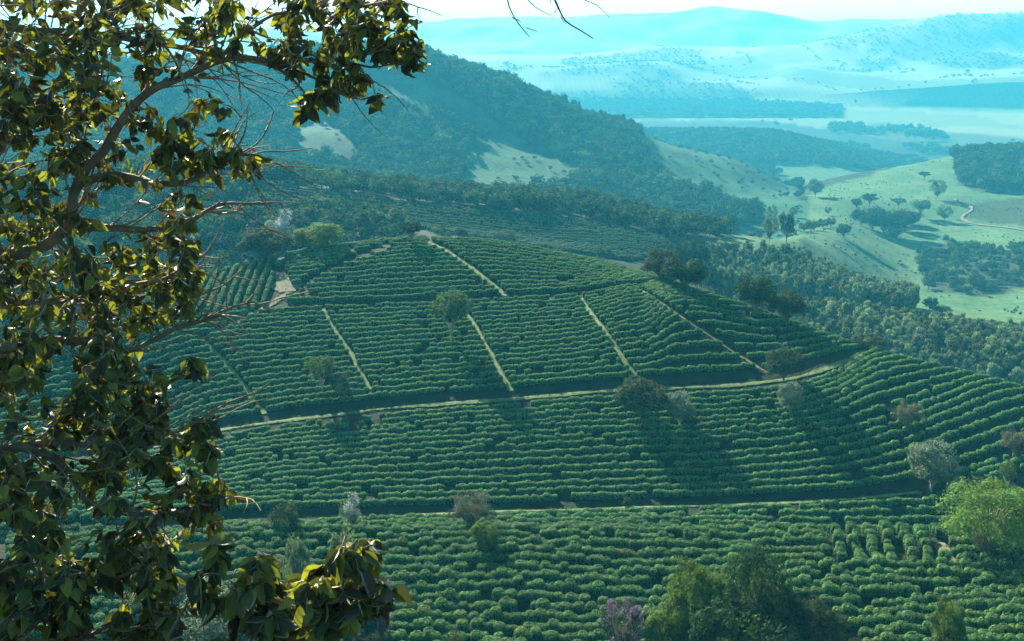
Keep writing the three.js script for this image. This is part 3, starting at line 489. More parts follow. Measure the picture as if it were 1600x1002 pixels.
// grass on the tracks
{
  const r = rng(555), s = new Soup();
  for (let k = 0; k < 26; k++) { const a = r() * 6.28, q = 0.25 * Math.sqrt(r()), h = 0.18 + 0.28 * r(); s.leaf(new THREE.Vector3(Math.cos(a) * q, h / 2, Math.sin(a) * q), new THREE.Vector3(Math.cos(a), 0.4, Math.sin(a)).normalize(), new THREE.Vector3((r() - 0.5) * 0.7, 1, (r() - 0.5) * 0.7).normalize(), h, 0.12, jitter([0.16, 0.25, 0.06], r, 0.6)); }
  const g = s.geometry(), im = new THREE.InstancedMesh(g, foliage, tufts.length), m4 = new THREE.Matrix4(), q4 = new THREE.Quaternion();
  tufts.forEach(([x, z], i) => { const k = 0.45 + 0.9 * r() * r(); q4.setFromAxisAngle(new THREE.Vector3(0, 1, 0), r() * 6.28); m4.compose(new THREE.Vector3(x, groundAt(x, z) + 0.05, z), q4, new THREE.Vector3(k, k, k)); im.setMatrixAt(i, m4); });
  im.name = 'grass'; im.castShadow = im.receiveShadow = true; tag(im, 'ragged pale grass along the tracks of the hill', 'grass', null, 'stuff'); scene.add(im);
}

// undergrowth of the gullies before the terrace and on the left shoulder
const UNDER = [[[1040, 1100], [1060, 975], [1130, 940], [1270, 945], [1345, 995], [1370, 1100]], [[60, 1100], [240, 925], [420, 930], [560, 945], [600, 1000], [640, 1100]], [[-100, 470], [260, 462], [310, 430], [250, 520], [200, 560], [-100, 640]]];
// ------------------------------------------------------------------ woods
const hazeGreens = FOREST.map(merged), gumShapes = GUMS.map(merged);
function scatter(name, shapes, spotsIn, singles, o) {                // spots [x, z, width, height]
  const r = rng(o.seed), list = spotsIn.map((s) => [...s, Math.hypot(s[0], s[1])]).sort((a, b) => a[4] - b[4]);
  const seen = ([x, z, , h]) => { const [px, py] = pixel(x, groundAt(x, z) + h, z); return px > 200 && px < 1610 && py > -20; };
  const alone = new Set(); for (const s of list) { if (alone.size >= singles) break; if (seen(s)) alone.add(s); }
  const up = new THREE.Vector3(0, 1, 0), m4 = new THREE.Matrix4(), q4 = new THREE.Quaternion(), c = new THREE.Color();
  const tints = [1, 1.35, 0.75].map((k) => { const m = foliage.clone(); m.color = new THREE.Color(k * 0.73, k * 0.72, k * 0.72); return m; });
  for (const s of alone) { const m = obj(o.single, shapes[Math.floor(r() * shapes.length)], tints[Math.floor(r() * 3)]); tag(m, o.singleLabel, 'tree', o.group); m.position.set(s[0], groundAt(s[0], s[1]) - 0.3, s[1]); m.rotation.y = r() * 6.28; m.scale.set(s[2], s[3], s[2]); }
  shapes.forEach((g, k) => {
    const b = list.filter((s, i) => !alone.has(s) && i % shapes.length === k); if (!b.length) return;
    const im = new THREE.InstancedMesh(g, foliage, b.length); im.name = numbered(name); im.castShadow = im.receiveShadow = true;
    b.forEach((s, i) => { q4.setFromAxisAngle(up, r() * 6.28); m4.compose(new THREE.Vector3(s[0], groundAt(s[0], s[1]) - 0.3, s[1]), q4, new THREE.Vector3(s[2], s[3], s[2])); im.setMatrixAt(i, m4); const v = 0.6 + 1.6 * r() * r(); im.setColorAt(i, c.setRGB(v * (0.9 + 0.3 * r()), v, v * (0.8 + 0.3 * r()))); });
    tag(im, o.label, 'forest', null, 'stuff'); scene.add(im);
  });
  console.log(name, list.length);
}
function fill(seed, px0, px1, d0, d1, area, test) {                 // spots spread evenly over a part of the land
  const r = rng(seed), a0 = sight(px0, 100).az, a1 = sight(px1, 100).az, n = (a1 - a0) * (d1 * d1 - d0 * d0) / 2 / area, out = [];
  for (let i = 0; i < n; i++) { const az = lerp(a0, a1, r()), d = Math.sqrt(lerp(d0 * d0, d1 * d1, r())), x = d * Math.sin(az), z = -d * Math.cos(az), y = groundAt(x, z), [px, py] = pixel(x, y, z), s = test(px, py, d, x, z, r); if (s) out.push([x, z, s[0], s[1]]); }
  return out;
}
// the mountain behind the hill and the valley at its foot
const STRIP = [[380, 284], [470, 296], [640, 318], [760, 332], [900, 344], [1034, 374], [1060, 392], [980, 412], [800, 382], [640, 356], [500, 330], [380, 318]];
const mountainWoods = fill(61, -150, 1262, 455, 2110, 62, (px, py, d, x, z, r) => {
  if (px > 1040 && d < 830 && py > 372) return null;
  if (d < 830 && inside(STRIP, px, py)) return null;
  if (d < 560 && r() < 0.35) return null; if (px > 620 && d < 720) return r() < 0.35 ? [4.5 + 4 * r(), 3.5 + 3.5 * r()] : null;
  const f = fieldAt(px, py, d); if (f === 'pasture') { if (r() > 0.035) return null; return [5 + 3 * r(), 4 + 3 * r()]; }
  if (px > 1150 && py > 340 && d < 1400 && inside(FIELDS.pasture[5][0], px, py)) return null;
  const w = d < 760 ? 8.5 + 6 * r() : d < 1250 ? 6 + 8 * r() : 9 + 14 * r() * r(); return [w, w * (0.75 + 0.4 * r())];
});
scatter('mountain_forest', hazeGreens, mountainWoods, 300, { seed: 62, single: 'forest_tree', singleLabel: 'rounded tree of the wood in the valley behind the coffee hill', group: 'trees of the wood behind the coffee hill', label: 'dense forest covering the blue green mountain behind the hill' });
scatter('undergrowth', [merged(KINDS.bush), merged(KINDS.lush)], fill(59, -100, 1400, 128, 440, 2.6, (px, py, d, x, z, r) => UNDER.some((p, i) => (i < 2 ? d < 185 : d > 330) && inside(p, px, py)) ? [1.4 + 2 * r(), 1.2 + 1.8 * r()] : null), 0, { seed: 60, label: 'tangled dark green undergrowth in the gullies below the terrace' });
// second wooded ridge, woods of the right hill, scrub
scatter('ridge_forest', hazeGreens, fill(63, 900, 1480, 2500, 3260, 130, (px, py, d, x, z, r) => (inside(FIELDS.pasture[6][0], px, py) && d < 2720) || px > 1445 ? null : [11 + 9 * r(), 11 + 7 * r()]), 0, { seed: 64, label: 'dark wooded ridge behind the mountain spur' });
scatter('hilltop_wood', hazeGreens, fill(65, 1420, 1720, 860, 2600, 90, (px, py, d, x, z, r) => { if (d > 1350 && inside(FIELDS.woods[0][0], px, py)) return [13 + 7 * r(), 13 + 8 * r()]; if (inside(FIELDS.woods[1][0], px, py) && d < 1700) return r() < 0.75 ? [5 + 8 * r(), 4 + 7 * r()] : null; return null; }), 0, { seed: 66, label: 'dark wood on the hilltop at the right edge and scrub in the hollow below' });
scatter('scrub', hazeGreens, fill(67, 1150, 1720, 740, 2050, 500, (px, py, d, x, z, r) => inside(FIELDS.pasture[5][0], px, py) && fbm(x / 60, z / 60, 3) > -0.05 ? [1.5 + 3 * r() * r(), 1.2 + 2 * r()] : null), 0, { seed: 68, label: 'scattered low scrub on the pale pasture' });
// belts on the plain
scatter('plain_woods', hazeGreens, [...fill(69, 880, 1318, 4200, 5200, 200, (px, py, d, x, z, r) => py > 157 + 10 * (px > 1150 ? (px - 1150) / 160 : 0) && py < 184 ? [15 + 10 * r(), 13 + 8 * r()] : null), ...fill(70, 1300, 1500, 3450, 4300, 360, (px, py, d, x, z, r) => fbm(x / 150, z / 260, 3) > 0.12 ? [12 + 8 * r(), 12 + 8 * r()] : null), ...fill(72, 780, 1700, 5050, 7400, 420, (px, py, d, x, z, r) => { const f = fbm(x / 700 + 11, z / 1100 + 2, 5), g = Math.abs(fbm(x / 600 - 4, z / 900 + 7, 3)); return (f > 0.27 && r() < 0.3) || (g < 0.009 && r() < 0.7) ? [9 + 7 * r(), 7 + 5 * r()] : null; }), ...fill(73, 900, 1700, 3700, 5200, 150000, (px, py, d, x, z, r) => [14 + 10 * r(), 12 + 8 * r()])], 0, { seed: 71, label: 'hazy belts of woodland across the far plain' });
for (const [x, y, w, l] of [[1412, 206, 10, 'leftmost tall tree of the small clump on the plain'], [1424, 204, 12, 'second tall tree from the left in the clump on the plain'], [1436, 206, 10, 'middle tall tree of the small clump on the plain'], [1446, 204, 10, 'second tall tree from the right in the clump on the plain'], [1456, 204, 10, 'rightmost tall tree of the small clump on the plain']]) plant('tall', 'plain_tree', l, 'tree', x, { d: 3800 }, y - 3, w, 'clump of tall trees on the plain');
// tall plantation trees at the right
scatter('gum_plantation', gumShapes, fill(74, 1040, 1760, 455, 800, 19, (px, py, d, x, z, r) => {
  const a = inside([[1080, 440], [1110, 408], [1200, 412], [1330, 440], [1432, 482], [1428, 503], [1300, 482], [1190, 470], [1090, 468]], px, py) && d > 600, b = d < 590 && px > 1150 && py > 498 + (px - 1240) * 0.06 && d > 455;
  return a ? [4.6 + 2 * r(), 14 + 6 * r()] : b ? [5.5 + 2.4 * r(), 12 + 5 * r()] : null; }), 300, { seed: 75, single: 'gum_tree', singleLabel: 'slender grey green plantation tree on the slope right of the coffee hill', group: 'plantation trees right of the coffee hill', label: 'tall grey green tree plantation on the slope at right' });
// far coffee rows on the slope behind the crest
{
  const r = rng(81), list = [];
  const q = (px, d) => [sight(px, 300).az, d];
  for (let d = 640; d < 770; d += 6.2) for (let az = sight(330, 300).az; az < sight(1070, 300).az; az += 2.0 / 700) { const dd = d + 1.5 * vnoise(az * 60, d), x = dd * Math.sin(az), z = -dd * Math.cos(az), [px, py] = pixel(x, groundAt(x, z), z); if (!inside(STRIP, px, py) || r() < 0.04) continue; list.push([x, z]); }
  const im = new THREE.InstancedMesh(HILL[0], coffeeMaterial, list.length), farTone = new THREE.Color(), m4 = new THREE.Matrix4(), q4 = new THREE.Quaternion();
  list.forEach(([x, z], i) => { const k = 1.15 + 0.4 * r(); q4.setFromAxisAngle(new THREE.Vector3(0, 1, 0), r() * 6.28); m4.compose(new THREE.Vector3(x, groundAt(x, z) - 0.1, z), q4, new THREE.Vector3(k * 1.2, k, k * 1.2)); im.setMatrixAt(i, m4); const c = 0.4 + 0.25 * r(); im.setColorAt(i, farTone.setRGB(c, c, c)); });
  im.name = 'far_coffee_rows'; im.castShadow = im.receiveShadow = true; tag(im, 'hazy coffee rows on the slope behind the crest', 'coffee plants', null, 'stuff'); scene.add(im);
}
// ------------------------------------------------------------------ the leafy tree beside the viewpoint, and the shrub below it
const limbBark = new THREE.MeshStandardMaterial({ color: new THREE.Color(0.20, 0.15, 0.10), roughness: 0.9, map: grain, bumpMap: grain, bumpScale: 0.03 });
const twigBark = new THREE.MeshStandardMaterial({ color: new THREE.Color(0.25, 0.185, 0.12), roughness: 0.85 });
function leafShape(seed) {                                          // an ovate leaf, 1 long, hanging from its stalk at the origin along -y, folded and curled
  const r = rng(seed), rowsN = 7, pos = [], idx = [], uv = [], fold = 0.06 + 0.24 * r(), curl = (r() - 0.3) * 0.9, twist = (r() - 0.5) * 0.9;
  for (let i = 0; i <= rowsN; i++) {
    const t = i / rowsN, w = 0.33 * Math.pow(Math.sin(Math.PI * Math.pow(t, 0.72)), 0.85) * (1 - 0.25 * t) * (t > 0.93 ? 0.6 : 1), y = -t, z = curl * t * t, a = twist * t;
    for (const k of [-1, -0.5, 0, 0.5, 1]) { const x = k * w, lift = Math.abs(k) * fold * (w / 0.33) + 0.012 * Math.sin(t * 19 + Math.abs(k) * 3); pos.push(x * Math.cos(a) - lift * Math.sin(a), y, z + x * Math.sin(a) + lift * Math.cos(a)); uv.push(x + 0.5, t); }
  }
  for (let i = 0; i < rowsN; i++) for (let k = 0; k < 4; k++) { const a = i * 5 + k; idx.push(a, a + 5, a + 1, a + 1, a + 5, a + 6); }
  const g = new THREE.BufferGeometry(); g.setAttribute('position', new THREE.Float32BufferAttribute(pos, 3)); g.setAttribute('uv', new THREE.Float32BufferAttribute(uv, 2)); g.setIndex(idx); g.computeVertexNormals(); return g;
}
const LEAVES = [0, 1, 2, 3, 4, 5, 6, 7].map((k) => leafShape(300 + k));
const leafGrain = noiseTexture(128, 9, 0.75, 1.2, 6);
const leafMaterials = [[0.034, 0.038, 0.005], [0.055, 0.062, 0.006], [0.13, 0.145, 0.010], [0.23, 0.24, 0.015], [0.075, 0.05, 0.01]].map((c) => new THREE.MeshPhysicalMaterial({ color: new THREE.Color(...c), map: leafGrain, roughness: 0.9, transmission: 0.5, thickness: 0, clearcoat: 0.35, clearcoatRoughness: 0.3, side: THREE.DoubleSide }));
const pickTone = (r) => { const q = r(); return q < 0.18 ? 0 : q < 0.42 ? 1 : q < 0.70 ? 2 : q < 0.95 ? 3 : 4; };

function leafyPlant(o, seed, limbs, regions, leafParts) {            // o: the thing, at its base; everything is built relative to it
  const r = rng(seed), base = o.position, skeleton = [], twigGeo = [], leaves = [];
  const rel = (p) => p.clone().sub(base);
  for (const l of limbs) {
    const pts = l.p.map((q) => q.isVector3 ? q : at(...q)), curve = new THREE.CatmullRomCurve3(pts), len = curve.getLength(), n = Math.max(4, Math.ceil(len / 0.12)), knobby = [];
    for (let i = 0; i <= n; i++) { const p = curve.getPointAt(i / n); if (l.r[0] < 0.2 && i && i < n) p.add(ball(r).multiplyScalar(Math.min(0.012, len * 0.01))); knobby.push(p); }
    const g = tube(knobby.map(rel), l.r[0], l.r[1], l.r[0] > 0.012 ? 8 : 5, n * 2);
    { const p = g.attributes.position, uv = new Float32Array(p.count * 2); for (let i = 0; i < p.count; i++) { uv[i * 2] = p.getX(i) * 3 + p.getZ(i) * 3; uv[i * 2 + 1] = p.getY(i) * 3; } g.setAttribute('uv', new THREE.BufferAttribute(uv, 2)); }
    obj(l.name ?? 'branch', g, limbBark, o);
    knobby.forEach((p, i) => { if (!l.bare) skeleton.push({ p, d: curve.getTangentAt(i / n), r: lerp(l.r[0], l.r[1], i / n) }); });
    // side twigs
    const m = Math.round(len * (l.twigs ?? 5) * (l.bare ? 1 : 3.4));
    for (let k = 0; k < m; k++) {
      const t = 0.1 + 0.9 * r(), s = curve.getPointAt(t), d = curve.getTangentAt(t).add(ball(r).multiplyScalar(0.9)).normalize(), L = (l.twigLen ?? 0.45) * (0.4 + 0.9 * r()), q = [s.clone()];
      for (let j = 1; j <= 4; j++) { d.add(ball(r).multiplyScalar(0.28)).add(new THREE.Vector3(0, l.droop ?? -0.02, 0)).normalize(); q.push(q[j - 1].clone().addScaledVector(d, L / 4)); }
      twigGeo.push(tube(q.map(rel), 0.0052 * (0.7 + 0.5 * r()), 0.0016, 4, 6));
      if (!l.bare) for (let j = 1; j <= 4; j++) skeleton.push({ p: q[j], d: d.clone(), r: 0.003 });
      if (r() < 0.7) { const e = q[2].clone(), dd = d.clone().add(ball(r).multiplyScalar(0.8)).normalize(), w = [e, e.clone().addScaledVector(dd, L * 0.22), e.clone().addScaledVector(dd, L * 0.4).add(ball(r).multiplyScalar(0.03))]; twigGeo.push(tube(w.map(rel), 0.003, 0.0012, 4, 4)); if (!l.bare) skeleton.push({ p: w[2], d: dd, r: 0.002 }); }
    }
  }
  // leaf sprays
  for (const g of regions) {
    const xs = g.poly.map((p) => p[0]), ys = g.poly.map((p) => p[1]), x0 = Math.min(...xs), x1 = Math.max(...xs), y0 = Math.min(...ys), y1 = Math.max(...ys);
    let made = 0, tries = 0, want = Math.round(g.n * (g.solid ? 1.3 : 1.3));
    while (made < want && tries++ < want * 40) {
      const px = lerp(x0, x1, r()), py = lerp(y0, y1, r()); if (!inside(g.poly, px, py)) continue;
      if (!g.solid && fbm(px / 55 + seed, py / 55, 3) < -0.15 + (g.bias ?? 0)) continue;
      const c = at(px, py, lerp(g.d[0], g.d[1], r())); let best = null, bd = 1e9;
      for (const s of skeleton) { const q = s.p.distanceToSquared(c) + s.r * 0.2; if (q < bd) { bd = q; best = s; } }
      if (!best || bd > 0.9 * 0.9) continue; made++;
      const dir = c.clone().sub(best.p), L = dir.length(), mid = best.p.clone().lerp(c, 0.5).add(ball(r).multiplyScalar(L * 0.12)).add(new THREE.Vector3(0, L * 0.06, 0));
      const tw = new THREE.CatmullRomCurve3([best.p, mid, c]); twigGeo.push(tube([rel(best.p), rel(mid), rel(c)], 0.0035, 0.0014, 4, 6));
      const n = 5 + Math.floor(r() * 5);
      for (let k = 0; k < n; k++) {
        const t = L > 0.15 ? 1 - (k / n) * Math.min(1, 0.32 / L) : 1 - 0.6 * k / n, s = tw.getPoint(t), side = ball(r); side.y *= 0.4;
        const hang = new THREE.Vector3(side.x * 0.75, -0.75 + 0.5 * (r() - 0.4), side.z * 0.75).addScaledVector(dir, 0.35 / Math.max(L, 0.1)).normalize();
        leaves.push({ p: s.add(ball(r).multiplyScalar(0.012)), hang, turn: r() * 6.28, size: (g.size ?? 0.062) * (0.55 + 0.75 * r()), shape: Math.floor(r() * LEAVES.length), tone: pickTone(r) });
      }
    }
  }
  for (const s of skeleton) {
    if (s.r > 0.006 || r() > 0.62) continue; const [px, py] = pixel(s.p.x, s.p.y, s.p.z); if (!regions.some((g) => inside(g.poly, px, py))) continue;
    for (let k = 0; k < 2; k++) { const a = ball(r); leaves.push({ p: s.p.clone(), hang: new THREE.Vector3(a.x * 0.9, -0.55 + 0.5 * r(), a.z * 0.9).addScaledVector(s.d, 0.4).normalize(), turn: r() * 6.28, size: 0.038 + 0.035 * r(), shape: Math.floor(r() * LEAVES.length), tone: pickTone(r) }); }
  }
  obj('twigs', mergeGeometries(twigGeo), twigBark, o).userData.kind = 'stuff';
  const X = new THREE.Vector3(), Y = new THREE.Vector3(), Z = new THREE.Vector3(), m4 = new THREE.Matrix4();
  const matrix = (l) => { Y.copy(l.hang).negate(); X.set(Math.cos(l.turn), 0.1, Math.sin(l.turn)); Z.crossVectors(X, Y).normalize(); X.crossVectors(Y, Z).normalize(); m4.makeBasis(X, Y, Z).scale(new THREE.Vector3(l.size, l.size, l.size)); return m4.setPosition(l.p.x - base.x, l.p.y - base.y, l.p.z - base.z); };
  const shown = leaves.filter((l) => { const [px, py] = pixel(l.p.x, l.p.y, l.p.z); return px > 0 && px < 1600 && py > 0 && py < 1002; }).sort((a, b) => b.size / b.p.distanceTo(camera.position) - a.size / a.p.distanceTo(camera.position));
  const single = new Set(shown.slice(0, leafParts));
  for (const l of single) { const m = obj('leaf', LEAVES[l.shape], leafMaterials[l.tone], o); matrix(l).decompose(m.position, m.quaternion, m.scale); }
  const rest = [];
  for (const l of leaves) if (!single.has(l)) (rest[l.tone] ??= []).push(LEAVES[l.shape].clone().applyMatrix4(matrix(l)));
  rest.forEach((g, k) => { obj('leaves', mergeGeometries(g), leafMaterials[k], o).userData.kind = 'stuff'; });
  console.log(o.name, leaves.length, 'leaves');
}
{
  const foot = ground(sight(-560, 400).az, 6.2), up = (px, py, d) => [px, py, d];
  const tree = thing('leafy_tree', 'large leafy tree with tangled twigs filling the left side of the view', 'tree'); tree.position.copy(foot); tree.position.y -= 0.2;
  const trunkTop = at(-420, -260, 6.0), trunkMid = at(-500, 430, 6.1);
  leafyPlant(tree, 901, [
    { name: 'trunk', p: [tree.position.clone(), foot.clone().lerp(trunkMid, 0.5).add(new THREE.Vector3(0.06, 0, 0.05)), trunkMid, trunkTop], r: [0.17, 0.10], twigs: 0 },
    { p: [trunkMid, up(-220, 452, 5.9), up(0, 405, 5.6), up(54, 387, 5.5), up(87, 372, 5.45), up(111, 341, 5.4), up(115, 300, 5.4), up(129, 275, 5.4), up(150, 248, 5.4), up(170, 215, 5.4), up(215, 160, 5.4), up(248, 135, 5.4), up(284, 117, 5.4), up(317, 105, 5.4), up(353, 90, 5.4), up(398, 95, 5.4), up(480, 94, 5.35), up(560, 86, 5.3)], r: [0.042, 0.008], twigs: 5 },
    { p: [up(398, 95, 5.4), up(440, 111, 5.35), up(472, 142, 5.3), up(490, 160, 5.3)], r: [0.010, 0.004], twigs: 2, twigLen: 0.15 },
    { p: [up(440, 97, 5.4), up(500, 126, 5.3), up(545, 152, 5.25), up(570, 155, 5.25), up(597, 147, 5.25)], r: [0.008, 0.003], twigs: 0.6, twigLen: 0.12 },
    { p: [up(520, 92, 5.35), up(580, 104, 5.3), up(625, 97, 5.3), up(636, 92, 5.3)], r: [0.007, 0.003], twigs: 3, twigLen: 0.14 },
    { p: [trunkTop, up(-200, -30, 5.8), up(0, 40, 5.6), up(180, 54, 5.5), up(225, 63, 5.5), up(270, 72, 5.5), up(315, 80, 5.5), up(345, 90, 5.45)], r: [0.036, 0.010], twigs: 5 },
    { p: [up(99, 348, 5.42), up(144, 354, 5.4), up(198, 357, 5.35), up(263, 354, 5.3), up(300, 342, 5.3), up(347, 321, 5.25), up(425, 318, 5.2)], r: [0.020, 0.004], twigs: 4, twigLen: 0.3 },
    { p: [up(117, 290, 5.4), up(156, 275, 5.4), up(195, 272, 5.35), up(240, 284, 5.3), up(278, 290, 5.3), up(314, 275, 5.3), up(353, 248, 5.25), up(380, 240, 5.25), up(405, 243, 5.2)], r: [0.020, 0.005], twigs: 5, twigLen: 0.35 },
    { p: [up(353, 248, 5.25), up(374, 222, 5.25), up(384, 200, 5.25), up(386, 170, 5.25)], r: [0.006, 0.002], twigs: 6, twigLen: 0.12, bare: true },
    { p: [up(378, 238, 5.25), up(402, 224, 5.25), up(418, 200, 5.25), up(428, 172, 5.25)], r: [0.005, 0.002], twigs: 5, twigLen: 0.1, bare: true },
    { p: [trunkMid, up(-250, 640, 5.7), up(-60, 590, 5.4), up(0, 551, 5.3), up(39, 533, 5.2), up(102, 536, 5.2), up(144, 533, 5.15), up(168, 543, 5.1), up(210, 548, 5.1), up(228, 536, 5.1), up(257, 525, 5.1), up(293, 507, 5.1), up(332, 498, 5.05), up(350, 489, 5.05), up(398, 471, 5)], r: [0.055, 0.003], twigs: 4, twigLen: 0.3 },
    { p: [up(293, 507, 5.1), up(318, 470, 5.1), up(335, 440, 5.1), up(343, 400, 5.1)], r: [0.007, 0.002], twigs: 4, twigLen: 0.12, bare: true },
    { p: [up(330, 498, 5.05), up(352, 490, 5.05), up(354, 455, 5.05), up(353, 428, 5.05)], r: [0.005, 0.002], twigs: 3, twigLen: 0.1, bare: true },
    { p: [up(300, 464, 5.1), up(340, 450, 5.1), up(368, 430, 5.08), up(388, 412, 5.05)], r: [0.005, 0.002], twigs: 3, twigLen: 0.12, bare: true },
    { p: [trunkMid, up(-260, 760, 5.5), up(-60, 730, 5.2), up(24, 700, 5.1), up(100, 736, 5), up(132, 780, 5), up(177, 799, 4.95), up(230, 800, 4.9), up(300, 796, 4.9), up(350, 780, 4.9)], r: [0.05, 0.004], twigs: 5 },
    { p: [up(-60, 730, 5.2), up(60, 690, 5.1), up(140, 700, 5), up(220, 690, 5), up(300, 668, 5)], r: [0.02, 0.004], twigs: 6 },
    { p: [trunkMid, up(-260, 1010, 5.2), up(-60, 1010, 4.9), up(40, 984, 4.8), up(110, 930, 4.8), up(180, 905, 4.8), up(250, 880, 4.75), up(272, 875, 4.75)], r: [0.05, 0.004], twigs: 6 },
    { p: [up(-60, 1010, 4.9), up(60, 1040, 4.7), up(160, 985, 4.7), up(230, 950, 4.7)], r: [0.02, 0.004], twigs: 6 },
    { p: [up(0, 405, 5.6), up(-30, 300, 5.6), up(20, 200, 5.7), up(60, 120, 5.7), up(120, 40, 5.7), up(150, -30, 5.7)], r: [0.03, 0.008], twigs: 8 },
    { p: [up(87, 372, 5.45), up(150, 430, 5.4), up(200, 440, 5.4), up(270, 430, 5.3), up(310, 400, 5.3)], r: [0.018, 0.004], twigs: 7 },
    { p: [up(-120, 430, 5.7), up(-20, 480, 5.6), up(80, 470, 5.5), up(160, 480, 5.5)], r: [0.02, 0.005], twigs: 7 },
    { p: [up(345, 90, 5.45), up(380, 50, 5.4), up(440, 20, 5.4), up(520, 20, 5.35), up(580, 5, 5.35), up(620, -10, 5.3)], r: [0.011, 0.003], twigs: 6, twigLen: 0.3 },
    { p: [trunkTop, up(-150, -160, 6), up(150, -110, 6.2), up(450, -75, 6.6), up(700, -60, 7), up(870, -40, 7.3)], r: [0.055, 0.014], twigs: 1 },
    { p: [up(860, -42, 7.3), up(866, 0, 7.3), up(872, 9, 7.3), up(875, 24, 7.3), up(887, 34, 7.3), up(905, 45, 7.3), up(917, 57, 7.3), up(927, 60, 7.3)], r: [0.009, 0.003], twigs: 5, twigLen: 0.12, bare: true },
    { p: [up(780, -50, 7.2), up(795, 0, 7.2), up(800, 27, 7.2), up(821, 43, 7.2), up(828, 58, 7.2)], r: [0.007, 0.002], twigs: 2, twigLen: 0.09, bare: true },
    { p: [up(821, 43, 7.2), up(830, 46, 7.2), up(840, 49, 7.2)], r: [0.003, 0.002], twigs: 0, bare: true },
    { p: [up(820, -46, 7.25), up(825, 0, 7.25), up(833, 9, 7.25), up(848, 19, 7.25), up(867, 27, 7.25)], r: [0.006, 0.002], twigs: 1, twigLen: 0.1, bare: true },
    { p: [up(870, -40, 7.3), up(911, 0, 7.4), up(932, 9, 7.4), up(950, 19, 7.4), up(953, 28, 7.4)], r: [0.006, 0.002], twigs: 1, twigLen: 0.1, bare: true },
  ], [
    { poly: [[-30, -20], [330, -20], [330, 70], [240, 140], [120, 200], [-30, 230]], n: 105, d: [5.0, 6.2] },
    { poly: [[330, -20], [560, -20], [600, 30], [560, 80], [460, 90], [340, 85]], n: 50, d: [5.0, 5.8] },
    { poly: [[560, 10], [630, -10], [655, 70], [640, 100], [560, 100], [520, 60]], n: 34, d: [5.1, 5.5], solid: true },
    { poly: [[450, 90], [580, 95], [560, 135], [500, 140], [460, 110]], n: 12, d: [5.1, 5.5], solid: true },
    { poly: [[455, 152], [520, 132], [530, 165], [490, 180], [460, 178]], n: 5, d: [5.2, 5.4], solid: true, size: 0.09 },
    { poly: [[590, 143], [602, 143], [602, 151], [592, 151]], n: 1, d: [5.25, 5.26], solid: true, size: 0.08 },
    { poly: [[630, 55], [655, 60], [655, 95], [632, 100]], n: 4, d: [5.2, 5.4], solid: true },
    { poly: [[-30, -10], [330, -10], [290, 330], [-30, 330]], n: 70, d: [5.0, 6.4], size: 0.055 },
    { poly: [[260, 130], [350, 150], [345, 230], [300, 260], [240, 210]], n: 16, d: [5.1, 5.6] },
    { poly: [[-30, 200], [240, 150], [300, 260], [330, 330], [100, 330], [-30, 330]], n: 34, d: [5.1, 6.0], bias: 0.06 },
    { poly: [[240, 235], [410, 235], [410, 268], [300, 300], [200, 300]], n: 18, d: [5.1, 5.4] },
    { poly: [[-30, 330], [300, 345], [318, 400], [290, 480], [200, 530], [-30, 560]], n: 120, d: [4.9, 6.0] },
    { poly: [[270, 345], [318, 360], [310, 460], [270, 490]], n: 12, d: [5.1, 5.5] },
    { poly: [[-30, 540], [200, 560], [240, 640], [250, 720], [-30, 760]], n: 150, d: [4.8, 5.8] },
    { poly: [[245, 575], [315, 568], [318, 592], [250, 600]], n: 5, d: [5, 5.2], solid: true },
    { poly: [[190, 605], [250, 600], [265, 640], [200, 660]], n: 10, d: [5, 5.3], solid: true },
    { poly: [[200, 670], [335, 655], [340, 712], [320, 735], [330, 770], [372, 760], [372, 800], [340, 825], [260, 800], [200, 740]], n: 48, d: [4.8, 5.2] },
    { poly: [[-30, 740], [210, 740], [260, 830], [240, 860], [275, 900], [265, 960], [150, 1020], [-30, 1020]], n: 190, d: [4.5, 5.5] },
    { poly: [[100, 940], [270, 930], [280, 1015], [100, 1015]], n: 26, d: [4.5, 5] },
    { poly: [[-330, -60], [-30, -60], [-30, 1050], [-330, 1050]], n: 150, d: [5, 6.2] },
  ], 300);
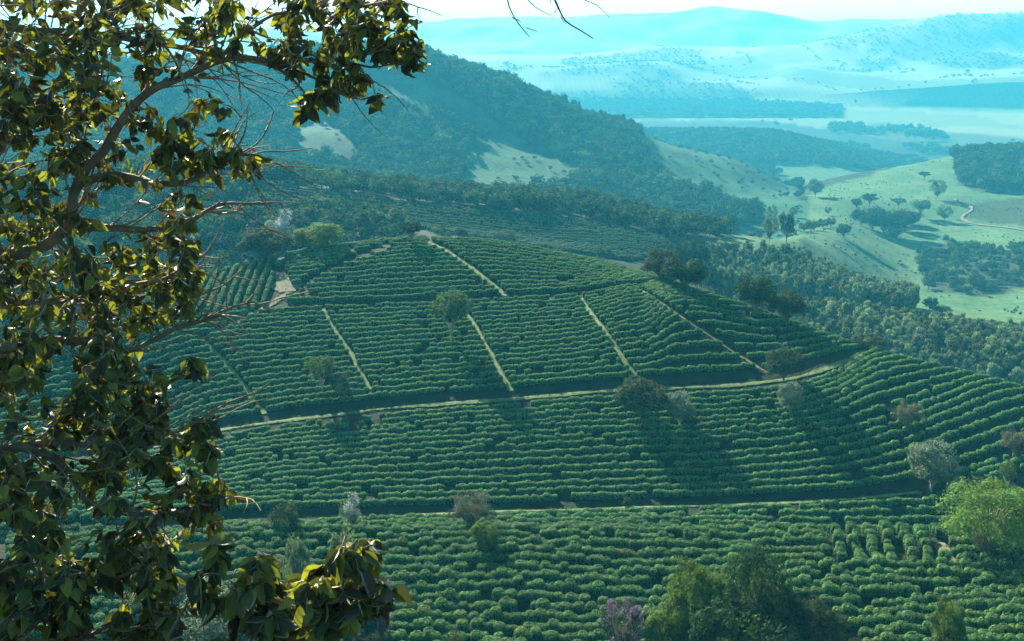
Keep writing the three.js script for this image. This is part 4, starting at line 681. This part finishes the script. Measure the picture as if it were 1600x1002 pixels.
  // shrub rising below
  const sf = ground(sight(380, 600).az, 4.5), shrub = thing('leafy_shrub', 'leafy shrub with broad leaves rising from the bottom edge at lower left', 'shrub'); shrub.position.copy(sf);
  leafyPlant(shrub, 902, [
    { p: [sf.clone(), up(250, 1180, 4.5), up(262, 1010, 4.4), up(276, 970, 4.4), up(297, 933, 4.35), up(318, 895, 4.3), up(334, 862, 4.3)], r: [0.02, 0.003], twigs: 1.5, twigLen: 0.15, droop: -0.06 },
    { p: [sf.clone(), up(380, 1180, 4.5), up(400, 1040, 4.4), up(450, 980, 4.35), up(500, 930, 4.3), up(540, 880, 4.3), up(580, 852, 4.25)], r: [0.026, 0.004], twigs: 5, twigLen: 0.2 },
    { p: [up(400, 1040, 4.4), up(405, 980, 4.4), up(410, 920, 4.35), up(425, 885, 4.3)], r: [0.012, 0.003], twigs: 5, twigLen: 0.18 },
    { p: [up(450, 980, 4.35), up(530, 960, 4.3), up(575, 940, 4.25), up(605, 925, 4.25)], r: [0.010, 0.003], twigs: 5, twigLen: 0.18 },
  ], [
    { poly: [[325, 850], [350, 860], [345, 880], [325, 875]], n: 3, d: [4.25, 4.35], solid: true, size: 0.09 },
    { poly: [[300, 900], [335, 895], [335, 945], [305, 940]], n: 3, d: [4.25, 4.4], solid: true, size: 0.09 },
    { poly: [[390, 870], [440, 870], [470, 920], [460, 1010], [350, 1010], [365, 975]], n: 24, d: [4.15, 4.5], solid: true, size: 0.085 },
    { poly: [[480, 900], [530, 850], [600, 840], [600, 870], [570, 900], [520, 960], [470, 1000], [450, 940]], n: 26, d: [4.1, 4.4], solid: true, size: 0.085 },
    { poly: [[540, 925], [605, 895], [612, 930], [590, 955], [545, 960], [500, 985]], n: 13, d: [4.1, 4.35], solid: true, size: 0.085 },
  ], 110);
}

const renderer = new THREE.WebGLRenderer({ antialias: true });
renderer.toneMapping = THREE.LinearToneMapping;
renderer.toneMappingExposure = EXPOSURE;
renderer.shadowMap.enabled = true;
renderer.setSize(1024, 641);
renderer.render(scene, camera);
